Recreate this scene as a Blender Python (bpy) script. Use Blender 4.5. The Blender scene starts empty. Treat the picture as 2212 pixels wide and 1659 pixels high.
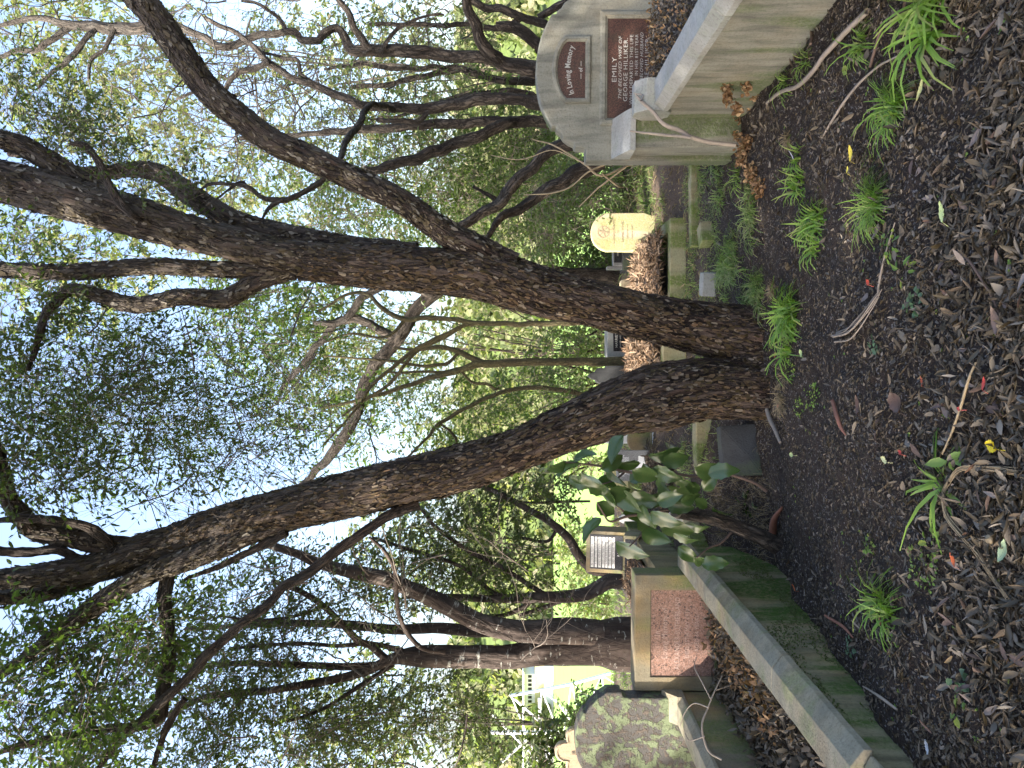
import bpy, bmesh, math, random
import numpy as np
from mathutils import Vector, Matrix
PI = math.pi
random.seed(7)
RNG = np.random.default_rng(11)
scene = bpy.context.scene
# ------------------------------------------------------------------ camera (portrait photograph lying on its side)
EYE = np.array([0.0, 0.0, 1.5])
TILT = math.radians(0.52)
FWD = np.array([0, math.cos(TILT), math.sin(TILT)])
UPV = np.array([0, -math.sin(TILT), math.cos(TILT)])
RGT = np.array([1.0, 0, 0])
cam_data = bpy.data.cameras.new("camera")
cam_data.sensor_width = 36.0
cam_data.lens = 25.0
cam_data.clip_end = 3000
cam_data.clip_start = 0.05
cam = bpy.data.objects.new("camera", cam_data)
scene.collection.objects.link(cam)
cam.matrix_world = Matrix(((-UPV[0], RGT[0], -FWD[0], EYE[0]),
                           (-UPV[1], RGT[1], -FWD[1], EYE[1]),
                           (-UPV[2], RGT[2], -FWD[2], EYE[2]), (0, 0, 0, 1)))
scene.camera = cam
# ------------------------------------------------------------------ world, sun, exposure
SUN_TO = np.array([-0.68, -0.43, 0.57]); SUN_TO /= np.linalg.norm(SUN_TO)
world = bpy.data.worlds.new("World"); scene.world = world; world.use_nodes = True
wn = world.node_tree; bg = wn.nodes["Background"]
sky = wn.nodes.new("ShaderNodeTexSky"); sky.sky_type = 'NISHITA'; sky.sun_disc = False
sky.sun_elevation = math.asin(SUN_TO[2]); sky.sun_rotation = math.atan2(SUN_TO[0], SUN_TO[1])
sky.air_density = 1.0; sky.dust_density = 5.0; sky.ozone_density = 1.0
wn.links.new(sky.outputs[0], bg.inputs[0]); bg.inputs[1].default_value = 0.15
sl = bpy.data.lights.new("sun", 'SUN'); sl.energy = 3.0; sl.angle = math.radians(0.53); sl.color = (1.0, 0.93, 0.82)
sun = bpy.data.objects.new("sun", sl); scene.collection.objects.link(sun)
sun.rotation_euler = Vector(SUN_TO).to_track_quat('Z', 'Y').to_euler()
scene.view_settings.view_transform = 'Standard'; scene.view_settings.look = 'None'
scene.view_settings.gamma = 1.0; scene.view_settings.use_curve_mapping = False
scene.view_settings.exposure = 2.27
scene.render.engine = 'CYCLES'
scene.cycles.max_bounces = 6; scene.cycles.diffuse_bounces = 4; scene.cycles.transmission_bounces = 3
scene.cycles.glossy_bounces = 2; scene.cycles.sample_clamp_indirect = 6.0
scene.cycles.use_denoising = True

COL = scene.collection
FOC = 1536.0
def P(x, y, d):
    "point of the place seen at pixel (x, y) of the 2212 px wide photograph, d metres in front of the camera"
    return EYE + FWD * d + RGT * ((829.5 - y) / FOC * d) + UPV * ((1106 - x) / FOC * d)
# ------------------------------------------------------------------ noise
def _hash(ix, iy, seed):
    h = (ix.astype(np.int64) * 374761393 + iy.astype(np.int64) * 668265263 + seed * 1442695041) & 0xffffffff
    h = ((h ^ (h >> 13)) * 1274126177) & 0xffffffff
    return ((h ^ (h >> 16)) & 0xffff) / 65535.0
def vnoise(x, y, seed=0):
    x = np.asarray(x, float); y = np.asarray(y, float)
    ix = np.floor(x); iy = np.floor(y); fx = x - ix; fy = y - iy
    fx = fx * fx * (3 - 2 * fx); fy = fy * fy * (3 - 2 * fy)
    a = _hash(ix, iy, seed); b = _hash(ix + 1, iy, seed); c = _hash(ix, iy + 1, seed); d = _hash(ix + 1, iy + 1, seed)
    return (a * (1 - fx) + b * fx) * (1 - fy) + (c * (1 - fx) + d * fx) * fy
def fbm(x, y, seed=0, o=4):
    s = 0; a = 0.5; t = 0
    for i in range(o):
        s = s + a * vnoise(x * 2 ** i, y * 2 ** i, seed + i); t += a; a *= 0.5
    return s / t
# ------------------------------------------------------------------ terrain
CP = np.array([(-1.4, 2.8, 0.0), (-1.45, 3.5, -.1), (-1.3, 4.2, -.24), (-1.15, 5.1, -.40), (0, 2, 0), (0, 3.2, -.05), (0, 4.2, -.16), (-.3, 5.1, -.29), (.5, 5.0, -.28),
    (1.8, 3.4, -.05), (1.9, 4.5, -.13), (1.5, 5.5, -.2), (.9, 4.5, -.17), (0, 5.9, -.2), (1.2, 6.2, -.15), (.3, 6.3, -.15), (0, 6.6, -.12), (1.5, 6.6, -.12), (-.9, 6.4, 0.03), (-1.2, 7.5, .08),
    (0, 8, -.05), (2, 8, -.06), (0, 10, 0), (2, 10, 0), (-2, 10, 0), (-2, 0, .05), (2, 0, .05), (0, -5, 0), (-6, 0, 0), (-6, 5, 0), (6, 5, -.1), (6, 0, 0),
    (-6, 10, 0), (6, 10, -.1), (-2, 4, -.15), (-2.5, 6.2, -.05), (-9, -9, 0), (9, -9, 0), (12, 4, 0), (-12, 4, 0)])
def terrain(x, y):
    x = np.asarray(x, float); y = np.asarray(y, float)
    sh = x.shape; xf = x.ravel(); yf = np.minimum(y.ravel(), 12.0)
    num = np.zeros_like(xf); den = np.zeros_like(xf)
    for cx, cy, cz in CP:
        w = 1.0 / (((xf - cx) ** 2 + (yf - cy) ** 2) ** 1.5 + 0.02)
        num += w * cz; den += w
    z = num / den
    yy = y.ravel()
    t = np.clip((yy - 11.5) / 50.0, 0, 1)
    z = z - 15.0 * (t * (2 - t))
    h = np.clip((yy - 335) / 300.0, 0, 1)
    z = z + 62 * h * h * (3 - 2 * h) + 6 * (fbm(xf / 70.0, yy / 70.0, 5) - .5) * h
    return z.reshape(sh)
def G(x, y, lift=0.0):
    "where the ray through pixel (x, y) meets the ground"
    d = np.concatenate([np.arange(1.2, 14, .02), np.arange(14, 400, 1.0)])
    pts = EYE + d[:, None] * (FWD + RGT * ((829.5 - y) / FOC) + UPV * ((1106 - x) / FOC))
    z = terrain(pts[:, 0], pts[:, 1]) + lift
    k = np.argmax(pts[:, 2] <= z)
    p = pts[k].copy(); p[2] = float(terrain(p[0:1], p[1:2])[0]) + lift
    return p
def tz(x, y):
    return float(terrain(np.array([x]), np.array([y]))[0])
# ------------------------------------------------------------------ object helpers
def link(o, parent=None, label=None, cat=None, group=None, kind=None):
    COL.objects.link(o)
    if parent is not None: o.parent = parent
    if label: o['label'] = label
    if cat: o['category'] = cat
    if group: o['group'] = group
    if kind: o['kind'] = kind
    return o
def empty(name, loc, label, cat, rz=0.0, group=None):
    o = bpy.data.objects.new(name, None); o.location = Vector([float(v) for v in loc]); o.rotation_euler = (0, 0, rz)
    o.empty_display_size = .1
    return link(o, None, label, cat, group)
class MB:
    "collects vertices and faces of equal size groups"
    def __init__(s): s.V = []; s.F = {}; s.A = []; s.n = 0
    def add(s, V, F, A=None):
        V = np.asarray(V, float); F = np.asarray(F, int)
        s.V.append(V); s.F.setdefault(F.shape[1], []).append(F + s.n)
        s.A.append(np.zeros_like(V) if A is None else A)
        s.n += len(V); return s
    def mesh(s, name, mat, smooth=True, attr=False):
        V = np.concatenate(s.V); me = bpy.data.meshes.new(name)
        fs = [(k, np.concatenate(v)) for k, v in s.F.items()]
        nl = sum(k * len(f) for k, f in fs); nf = sum(len(f) for k, f in fs)
        me.vertices.add(len(V)); me.vertices.foreach_set("co", V.astype(np.float32).ravel())
        me.loops.add(nl); me.loops.foreach_set("vertex_index", np.concatenate([f.ravel() for k, f in fs]).astype(np.int32))
        me.polygons.add(nf)
        tot = np.concatenate([np.full(len(f), k) for k, f in fs]).astype(np.int32)
        st = np.concatenate([[0], np.cumsum(tot)[:-1]]).astype(np.int32)
        me.polygons.foreach_set("loop_start", st); me.polygons.foreach_set("loop_total", tot)
        me.polygons.foreach_set("use_smooth", np.full(nf, smooth))
        if attr:
            a = me.attributes.new("bk", 'FLOAT_VECTOR', 'POINT')
            a.data.foreach_set("vector", np.concatenate(s.A).astype(np.float32).ravel())
        me.update(calc_edges=True); me.validate()
        if isinstance(mat, (list, tuple)):
            for m in mat: me.materials.append(m)
        elif mat: me.materials.append(mat)
        return me
    def obj(s, name, mat, parent=None, smooth=True, attr=False, **kw):
        o = bpy.data.objects.new(name, s.mesh(name, mat, smooth, attr))
        link(o, parent, **kw)
        if parent is not None:      # coordinates are given in the world: undo the parent's placing
            bpy.context.view_layer.update() if False else None
            o.matrix_parent_inverse = pm(parent).inverted()
        return o
def pm(o):
    m = Matrix.LocRotScale(o.location, o.rotation_euler, o.scale)
    if o.parent is not None: m = pm(o.parent) @ o.matrix_parent_inverse @ m
    return m
def from_bm(name, bm, mat, parent=None, smooth=False, **kw):
    me = bpy.data.meshes.new(name); bm.normal_update(); bm.to_mesh(me); bm.free()
    if isinstance(mat, (list, tuple)):
        for m in mat: me.materials.append(m)
    else: me.materials.append(mat)
    if smooth:
        for p in me.polygons: p.use_smooth = True
    return link(bpy.data.objects.new(name, me), parent, **kw)
def rough_up(bm, amp, cut=0.12, seed=0):
    "cuts long faces and roughens edges a little so that cast concrete is not ruler straight"
    for _ in range(5):
        es = [e for e in bm.edges if e.calc_length() > cut]
        if not es: break
        bmesh.ops.subdivide_edges(bm, edges=es, cuts=1, use_grid_fill=True)
    bmesh.ops.triangulate(bm, faces=[f for f in bm.faces if len(f.verts) > 4])
    bm.normal_update()
    for v in bm.verts:
        n = fbm(np.array([v.co.x * 9 + v.co.z * 5 + seed]), np.array([v.co.z * 9 - v.co.y * 7]), seed, 3)[0] - .5
        v.co += v.normal * n * amp
def prism_bm(outline, y0, y1, bevel=0.006, amp=0.0, seed=0):
    bm = bmesh.new()
    vs = [bm.verts.new((x, y0, z)) for x, z in outline]
    f = bm.faces.new(vs)
    r = bmesh.ops.extrude_face_region(bm, geom=[f])
    for v in [g for g in r['geom'] if isinstance(g, bmesh.types.BMVert)]: v.co.y = y1
    bmesh.ops.recalc_face_normals(bm, faces=bm.faces[:])
    if bevel:
        es = [e for e in bm.edges if len(e.link_faces) == 2 and e.calc_face_angle(0) > 0.5]
        bmesh.ops.bevel(bm, geom=es, offset=bevel, segments=2, affect='EDGES', profile=.6)
    if amp: rough_up(bm, amp, seed=seed)
    return bm
def box_bm(x0, x1, y0, y1, z0, z1, bevel=0.006, amp=0.0, seed=0):
    return prism_bm([(x0, z0), (x1, z0), (x1, z1), (x0, z1)], y0, y1, bevel, amp, seed)
def arc(cx, cz, r, a0, a1, n, rz=None):
    rz = rz or r
    return [(cx + r * math.cos(math.radians(a0 + (a1 - a0) * i / n)), cz + rz * math.sin(math.radians(a0 + (a1 - a0) * i / n))) for i in range(n + 1)]
def text(body, x, z, size, mat, parent, y=-.004, align='CENTER', shear=0.0, bold=0.0, extr=.0012, name='inscription', sx=1.0, rot=0.0, label=None):
    c = bpy.data.curves.new(name, 'FONT'); c.body = body; c.size = size; c.align_x = align; c.align_y = 'CENTER'
    c.shear = shear; c.offset = bold; c.extrude = extr; c.resolution_u = 2; c.space_character = 1.08
    c.materials.append(mat)
    tmp = bpy.data.objects.new("tmp", c); me = bpy.data.meshes.new_from_object(tmp); bpy.data.objects.remove(tmp); bpy.data.curves.remove(c)
    if not me.materials: me.materials.append(mat)
    o = bpy.data.objects.new(name, me); link(o, parent)
    o.location = (x, y, z); o.rotation_euler = (PI / 2, -rot, 0); o.scale = (sx, 1, 1)
    return o
# ------------------------------------------------------------------ tubes (trunks, limbs, twigs)
def catmull(pts, step):
    pts = np.asarray(pts, float); n = len(pts)
    ext = np.vstack([2 * pts[0] - pts[1], pts, 2 * pts[-1] - pts[-2]])
    out = []
    for i in range(n - 1):
        p0, p1, p2, p3 = ext[i], ext[i + 1], ext[i + 2], ext[i + 3]
        L = np.linalg.norm(p2[:3] - p1[:3]); m = max(1, int(round(L / step)))
        t = (np.arange(m) / m)[:, None]
        out.append(.5 * ((2 * p1) + (-p0 + p2) * t + (2 * p0 - 5 * p1 + 4 * p2 - p3) * t * t + (-p0 + 3 * p1 - 3 * p2 + p3) * t ** 3))
    out.append(pts[-1:]); return np.vstack(out)
def tube(mb, pts, step=.05, sides=8, lump=0.0, seed=0, wob=0.0, flare=0.0, s0=0.0):
    "pts rows: x, y, z, radius"
    c = catmull(pts, step); R = np.maximum(c[:, 3], 0.0008); C = c[:, :3].copy(); n = len(C)
    if n < 2: return
    T = np.gradient(C, axis=0); T /= (np.linalg.norm(T, axis=1)[:, None] + 1e-9)
    S = np.concatenate([[0], np.cumsum(np.linalg.norm(np.diff(C, axis=0), axis=1))])
    if wob:
        for k in range(3):
            C[:, k] += wob * (vnoise(S * 6, np.zeros(n) + k * 7.3, seed + k) - .5) * 2
    u = np.cross(T[0], [0.31, 0.9, 0.1]); u /= np.linalg.norm(u); U = np.zeros((n, 3))
    for i in range(n):
        u = u - T[i] * np.dot(u, T[i]); u /= (np.linalg.norm(u) + 1e-9); U[i] = u
    W = np.cross(T, U)
    th = np.arange(sides) / sides * 2 * PI
    cs, sn = np.cos(th), np.sin(th)
    rr = np.repeat(R[:, None], sides, 1)
    if lump:
        ss = S[:, None] * 2.2
        rr = rr * (1 + lump * (fbm(cs[None] * 1.3 + seed + 5 + 0 * ss, ss + sn[None] * 1.3, seed, 3) - .5) * 2
                   + lump * .8 * (vnoise(cs[None] * 3.1 + 9 + 0 * ss, S[:, None] * .7 + sn[None] * 3.1, seed + 9) - .5))
    if flare:
        rr = rr * (1 + flare * np.exp(-S[:, None] / .22) * (1 + .6 * np.sin(4 * th[None] + seed) + .35 * np.sin(7 * th[None] + 2)))
    V = C[:, None] + rr[:, :, None] * (cs[None, :, None] * U[:, None] + sn[None, :, None] * W[:, None])
    A = np.stack([R[:, None] * cs[None], R[:, None] * sn[None], (S + s0)[:, None] + 0 * cs[None]], axis=2)
    i = np.arange(n - 1)[:, None]; j = np.arange(sides)[None]; j2 = (j + 1) % sides
    F = np.stack([i * sides + j, i * sides + j2, (i + 1) * sides + j2, (i + 1) * sides + j], axis=2).reshape(-1, 4)
    mb.add(V.reshape(-1, 3), F, A.reshape(-1, 3))
    tip = n * sides
    mb.add(V[-1], np.array([[k, (k + 1) % sides, (k + 2) % sides] for k in range(0, sides - 2)]) if sides < 5 else
           np.array([[0, k, k + 1] for k in range(1, sides - 1)]), A[-1])
    return V, C, T, R
def plates(mb, res, rng, cover=1.1, L=(.018, .055), s_from=0.0):
    "loose bark scales lying on the surface of a tube"
    V, C, T, R = res; n, sides = V.shape[:2]
    ds = np.linalg.norm(np.diff(C, axis=0), axis=1); area = float(np.sum(2 * PI * R[:-1] * ds)); N = int(cover * area / (.036 * .014))
    p = R[:-1] * ds; ii = rng.choice(n - 1, N, p=p / p.sum()); jj = rng.integers(0, sides, N)
    B = V[ii, jj]; O = unit(B - C[ii]); D = unit(T[ii] * np.where(rng.random(N) < .5, 1, -1)[:, None] + rng.normal(size=(N, 3)) * .22)
    Nn = unit(O + rng.normal(size=(N, 3)) * .24); Sd = unit(np.cross(D, Nn)); Nn = np.cross(Sd, D)
    B = B + O * rng.uniform(-.003, .009, N)[:, None] + Sd * rng.normal(size=(N, 1)) * .005
    l = rng.uniform(*L, N)[:, None]; w = l * rng.uniform(.22, .55, N)[:, None]; li = rng.uniform(-.05, .22, N)[:, None]
    def q(t, s): return B + D * l * (t - .5 + rng.normal(size=(N, 1)) * .06) + Sd * w * (s + rng.normal(size=(N, 1)) * .1) + Nn * (l * li * (t - .3))
    P6 = np.stack([q(0, -.3), q(.45, -.5), q(1, -.28), q(1, .3), q(.55, .5), q(0, .3)], 1).reshape(-1, 3); k = np.arange(N)[:, None] * 6
    mb.add(P6, np.concatenate([k + np.array([[0, 1, 4, 5]]), k + np.array([[1, 2, 3, 4]])]))
def px_path(rows, d0, d1=None):
    "rows (x, y, width) in photograph pixels, depth running d0..d1 -> x, y, z, radius"
    d1 = d0 if d1 is None else d1; n = len(rows); out = []
    for i, r in enumerate(rows):
        d = d0 + (d1 - d0) * (i / max(1, n - 1)); p = P(r[0], r[1], d)
        out.append((*p, r[2] / 2 / FOC * d))
    return out
# ------------------------------------------------------------------ leaves
def unit(v): return v / (np.linalg.norm(v, axis=-1, keepdims=True) + 1e-9)
def leaf_mesh(mb, B, D, Nn, L, W, fold=.25, curl=.15):
    "simple leaves: two quads folded on the midrib"
    n = len(B); D = unit(D); Sd = unit(np.cross(D, Nn)); Nn = np.cross(Sd, D)
    L = np.broadcast_to(L, n)[:, None]; W = np.broadcast_to(W, n)[:, None]
    def q(t, s, h): return B + D * L * t + Sd * W * s + Nn * (W * h - L * curl * t * t)
    V = np.stack([q(0, 0, 0), q(.32, .5, fold), q(.7, .42, fold), q(1, 0, 0), q(.7, -.42, fold), q(.32, -.5, fold)], axis=1).reshape(-1, 3)
    k = np.arange(n)[:, None] * 6
    mb.add(V, np.concatenate([k + np.array([[0, 1, 2, 3]]), k + np.array([[0, 3, 4, 5]])]))
def rich_leaf(mb, B, D, Nn, L, W, rng, curl=.5, roll=.5, thick=0):
    "curled dry leaves, a 6 x 3 net each"
    n = len(B); D = unit(D); Sd = unit(np.cross(D, Nn)); Nn = np.cross(Sd, D)
    ts = np.array([0, .15, .4, .65, .88, 1.0]); ws = np.array([.06, .62, 1.0, .85, .4, .03])
    cu = (rng.random(n) - .35) * curl * 2; ro = (rng.random(n) - .3) * roll * 2; tw = (rng.random(n) - .5) * 1.6; bend = (rng.random(n) - .5) * .5
    rows = []
    for t, w in zip(ts, ws):
        a = cu * t; c = B + D * (L * t * np.cos(a * .7))[:, None] + Nn * (L * t * np.sin(a * .9) * .6)[:, None] + Sd * (L * bend * t * t)[:, None]
        tt = tw * (t - .3); s2 = Sd * np.cos(tt)[:, None] + Nn * np.sin(tt)[:, None]; n2 = np.cross(s2, D)
        wig = 1 + .35 * (rng.random(n) - .5)
        for s in (-1, 0, 1):
            rows.append(c + s2 * (s * W * .5 * w * wig * np.cos(ro * abs(s)))[:, None] - n2 * (abs(s) * W * .5 * w * np.sin(ro))[:, None] * -1)
    V = np.stack(rows, axis=1).reshape(-1, 3); k = np.arange(n)[:, None] * 18
    fs = []
    for i in range(5):
        for j in range(2):
            a = i * 3 + j; fs.append(k + np.array([[a, a + 1, a + 4, a + 3]]))
    mb.add(V, np.concatenate(fs))
def clump(lm, tm, c, r, ntw, llen, rng, per=9, droop=.25, tl=(.18, .42), asp=.42, keep=None, up=0.0):
    "twigs with leaves along them, scattered through an ellipsoid"
    c = np.asarray(c); r = np.asarray(r)
    v = unit(rng.normal(size=(ntw, 3))) * (rng.random((ntw, 1)) ** .45)
    P0 = c + v * r
    D = unit(rng.normal(size=(ntw, 3)) * .8 + unit(v * r) * .7 + np.array([0, 0, up - droop]))
    Lt = rng.uniform(tl[0], tl[1], ntw)
    if keep is not None:
        k = keep(P0 + D * Lt[:, None] * .5); P0, D, Lt = P0[k], D[k], Lt[k]; ntw = len(P0)
    if ntw == 0: return
    t = (np.arange(per) + .5) / per
    B = P0[:, None] + D[:, None] * (Lt[:, None] * t[None])[:, :, None]
    side = unit(np.cross(D, [0.1, 0.2, 1.0]))[:, None] * np.where(np.arange(per) % 2 == 0, 1, -1)[None, :, None]
    LD = D[:, None] * .55 + side * .8 + rng.normal(size=(ntw, per, 3)) * .35 + np.array([0, 0, -droop * .6])
    NN = np.array([0, 0, 1.0]) + rng.normal(size=(ntw, per, 3)) * .55
    LL = llen * rng.uniform(.65, 1.25, (ntw, per)).ravel()
    leaf_mesh(lm, B.reshape(-1, 3), LD.reshape(-1, 3), NN.reshape(-1, 3), LL, LL * asp, fold=.12)
    if tm is not None:
        w = llen * .035 + .0008; a = unit(np.cross(D, [0.3, 0.1, 1])) * w; b = unit(np.cross(D, a)) * w
        E = P0 + D * Lt[:, None]; Sx = P0 - D * Lt[:, None] * .8
        V = np.stack([Sx + a, Sx - a * .5 + b, Sx - a * .5 - b, E + a * .3, E - a * .15 + b * .3, E - a * .15 - b * .3], 1).reshape(-1, 3)
        k = np.arange(ntw)[:, None] * 6
        tm.add(V, np.concatenate([k + np.array([[0, 1, 4, 3]]), k + np.array([[1, 2, 5, 4]]), k + np.array([[2, 0, 3, 5]])]))
def twigs(mb, p, d, L, r, lvl, rng, sides=4, gn=.35, kids=3):
    "a bare crooked branchlet that forks"
    n = max(3, int(L / .12)); pts = [(*p, r)]; q = np.array(p, float); dd = unit(np.array(d, float))
    nodes = []
    for i in range(n):
        dd = unit(dd + rng.normal(size=3) * gn + np.array([0, 0, .03])); q = q + dd * L / n
        pts.append((*q, r * (1 - .75 * (i + 1) / n))); nodes.append((q.copy(), dd.copy(), r * (1 - .75 * (i + 1) / n)))
    tube(mb, pts, step=max(L / n, .06), sides=sides)
    if lvl > 0:
        for k in range(kids):
            qq, d2, r2 = nodes[int(rng.integers(0, n))]
            twigs(mb, qq, unit(d2 + rng.normal(size=3) * .8), L * rng.uniform(.4, .75), max(r2 * .7, .0012), lvl - 1, rng, 3 if lvl < 2 else 4, gn, kids)
# ------------------------------------------------------------------ materials
class NT:
    def __init__(s, name):
        s.m = bpy.data.materials.new(name); s.m.use_nodes = True; s.t = s.m.node_tree
        s.b = s.t.nodes["Principled BSDF"]; s.out = s.t.nodes["Material Output"]
    def n(s, typ, ins=None, **kw):
        nd = s.t.nodes.new("ShaderNode" + typ)
        for k, v in kw.items(): setattr(nd, k, v)
        for k, v in (ins or {}).items():
            if isinstance(v, bpy.types.NodeSocket): s.t.links.new(v, nd.inputs[k])
            else: nd.inputs[k].default_value = v
        return nd
    def l(s, a, b): s.t.links.new(a, b)
    def coord(s, kind='Object', scale=(1, 1, 1)):
        if kind == 'bk': o = s.n('Attribute', attribute_name='bk').outputs['Vector']
        else: o = s.n('TexCoord').outputs[kind]
        return s.n('Mapping', {0: o, 3: scale}).outputs[0]
    def noise(s, co, sc, det=4, rough=.55, dist=0.0): return s.n('TexNoise', {'Vector': co, 'Scale': sc, 'Detail': det, 'Roughness': rough, 'Distortion': dist}).outputs[0]
    def ramp(s, f, stops):
        r = s.n('ValToRGB', {0: f}); e = r.color_ramp.elements
        while len(e) > 1: e.remove(e[-1])
        for i, (p, c) in enumerate(stops):
            x = e[0] if i == 0 else e.new(p); x.position = p
            x.color = (c, c, c, 1) if isinstance(c, (int, float)) else (*c, 1)
        return r.outputs[0]
    def mix(s, f, a, b, mode='MIX'):
        m = s.n('Mix', data_type='RGBA', blend_type=mode)
        for k, v in ((0, f), (6, a), (7, b)):
            if isinstance(v, bpy.types.NodeSocket): s.l(v, m.inputs[k])
            else: m.inputs[k].default_value = v if k == 0 else (*v, 1) if len(v) == 3 else v
        return m.outputs[2]
    def math(s, op, a, b=0.0, clamp=False):
        m = s.n('Math', operation=op, use_clamp=clamp)
        for k, v in ((0, a), (1, b)):
            if isinstance(v, bpy.types.NodeSocket): s.l(v, m.inputs[k])
            else: m.inputs[k].default_value = v
        return m.outputs[0]
    def done(s, col=None, rough=.8, bump=None, bs=.5, bd=.01, spec=None):
        if col is not None:
            if isinstance(col, bpy.types.NodeSocket): s.l(col, s.b.inputs['Base Color'])
            else: s.b.inputs['Base Color'].default_value = (*col, 1)
        if isinstance(rough, bpy.types.NodeSocket): s.l(rough, s.b.inputs['Roughness'])
        else: s.b.inputs['Roughness'].default_value = rough
        if spec is not None: s.b.inputs['Specular IOR Level'].default_value = spec
        if bump is not None:
            bn = s.n('Bump', {'Height': bump, 'Strength': bs, 'Distance': bd}); s.l(bn.outputs[0], s.b.inputs['Normal'])
        return s.m
def flat(name, c, rough=.7, var=.25, sc=30):
    k = NT(name); f = k.noise(k.coord(), sc)
    return k.done(k.mix(f, tuple(v * (1 - var) for v in c), tuple(min(1, v * (1 + var)) for v in c)), rough, f, .3, .004)
def leafmat(name, cols, trans=.4, rough=.42, spec=.5, tcol=None):
    k = NT(name); r = k.n('NewGeometry').outputs['Random Per Island']
    c = k.ramp(r, [(i / (len(cols) - 1), x) for i, x in enumerate(cols)])
    c2 = k.mix(k.math('MULTIPLY', k.noise(k.coord(), 25), .5), c, (.12, .09, .03))
    k.done(c2, rough, spec=spec)
    if trans:
        t = k.n('BsdfTranslucent', {'Color': k.mix(1.0, c2, tcol or (1.6, 1.9, .7), 'MULTIPLY')})
        mx = k.n('MixShader', {0: trans, 1: k.b.outputs[0], 2: t.outputs[0]}); k.l(mx.outputs[0], k.out.inputs[0])
    return k.m
def bark(name, dark, mid, light, pale, sc=30, stretch=.38, disp=.014, paleamt=.5, high=None, bands=0.0, plate=1.0):
    k = NT(name); co = k.coord('bk', (1, 1, stretch))
    nv = k.n('TexNoise', {'Vector': co, 'Scale': sc * .45, 'Detail': 5, 'Roughness': .65}).outputs[1]
    wob = k.n('VectorMath', {0: co, 1: k.n('VectorMath', {0: nv, 3: .085}, operation='SCALE').outputs[0]}, operation='ADD').outputs[0]
    vc = k.n('TexVoronoi', {'Vector': wob, 'Scale': sc * 1.25, 'Randomness': 1.0}, feature='F1')
    ve2 = k.n('TexVoronoi', {'Vector': wob, 'Scale': sc * .6}, feature='DISTANCE_TO_EDGE').outputs['Distance']
    big = k.noise(k.coord('bk', (1, 1, .3)), 5, 3)
    rid = k.math('ABSOLUTE', k.math('SUBTRACT', k.noise(k.coord('bk', (1, 1, stretch * .6)), sc * .8, 5, .62, .5), .5))
    fine = k.noise(co, sc * 4, 5, .7)
    sep = k.n('SeparateColor', {0: vc.outputs['Color']}).outputs
    ri = k.ramp(rid, [(0, 0), (.05, .65), (.16, 1)])
    e2 = k.ramp(ve2, [(0, .0), (.10, 1)])
    h = k.math('ADD', k.math('MULTIPLY', ri, .45), k.math('ADD', k.math('MULTIPLY', sep[0], .4), k.math('ADD', k.math('MULTIPLY', e2, .25), k.math('MULTIPLY', fine, .35))))
    c = k.mix(sep[1], mid, light)
    c = k.mix(k.math('MULTIPLY', k.ramp(k.math('ADD', big, k.math('MULTIPLY', sep[2], .4)), [(.5, 0), (.8, 1)]), paleamt), c, pale)
    c = k.mix(k.ramp(big, [(.3, .75), (.55, 0)]), c, dark)
    c = k.mix(k.math('MULTIPLY', k.math('SUBTRACT', 1.0, k.math('MULTIPLY', ri, e2)), .8), c, dark)
    c = k.mix(k.math('MULTIPLY', k.math('SUBTRACT', fine, .42), 1.6, True), c, dark)
    if bands:
        bw = k.math('ADD', k.noise(k.coord('bk', (3, 3, 12)), 2.0, 5, .65), k.math('MULTIPLY', big, .12)); c = k.mix(k.math('MULTIPLY', k.ramp(bw, [(.66, 0), (.70, 1)]), bands), c, k.mix(fine, (.3, .3, .27), (.5, .5, .46)))
    if high is not None:
        sepc = k.n('SeparateXYZ', {0: k.coord('Object')}).outputs[2]
        zz = k.n('MapRange', {0: sepc, 1: high[0], 2: high[1]}).outputs[0]
        c = k.mix(k.math('MULTIPLY', zz, k.ramp(k.noise(k.coord('bk'), 7, 4), [(.35, .2), (.6, 1)])), c, k.mix(fine, high[2], tuple(v * 1.5 for v in high[2])))
    k.done(c, .85, h, .8, .008 * plate, spec=.25)
    if disp:
        dn = k.n('Displacement', {'Height': h, 'Midlevel': .7, 'Scale': disp}); k.l(dn.outputs[0], k.out.inputs['Displacement'])
        k.m.displacement_method = 'BOTH'
    return k.m
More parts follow.
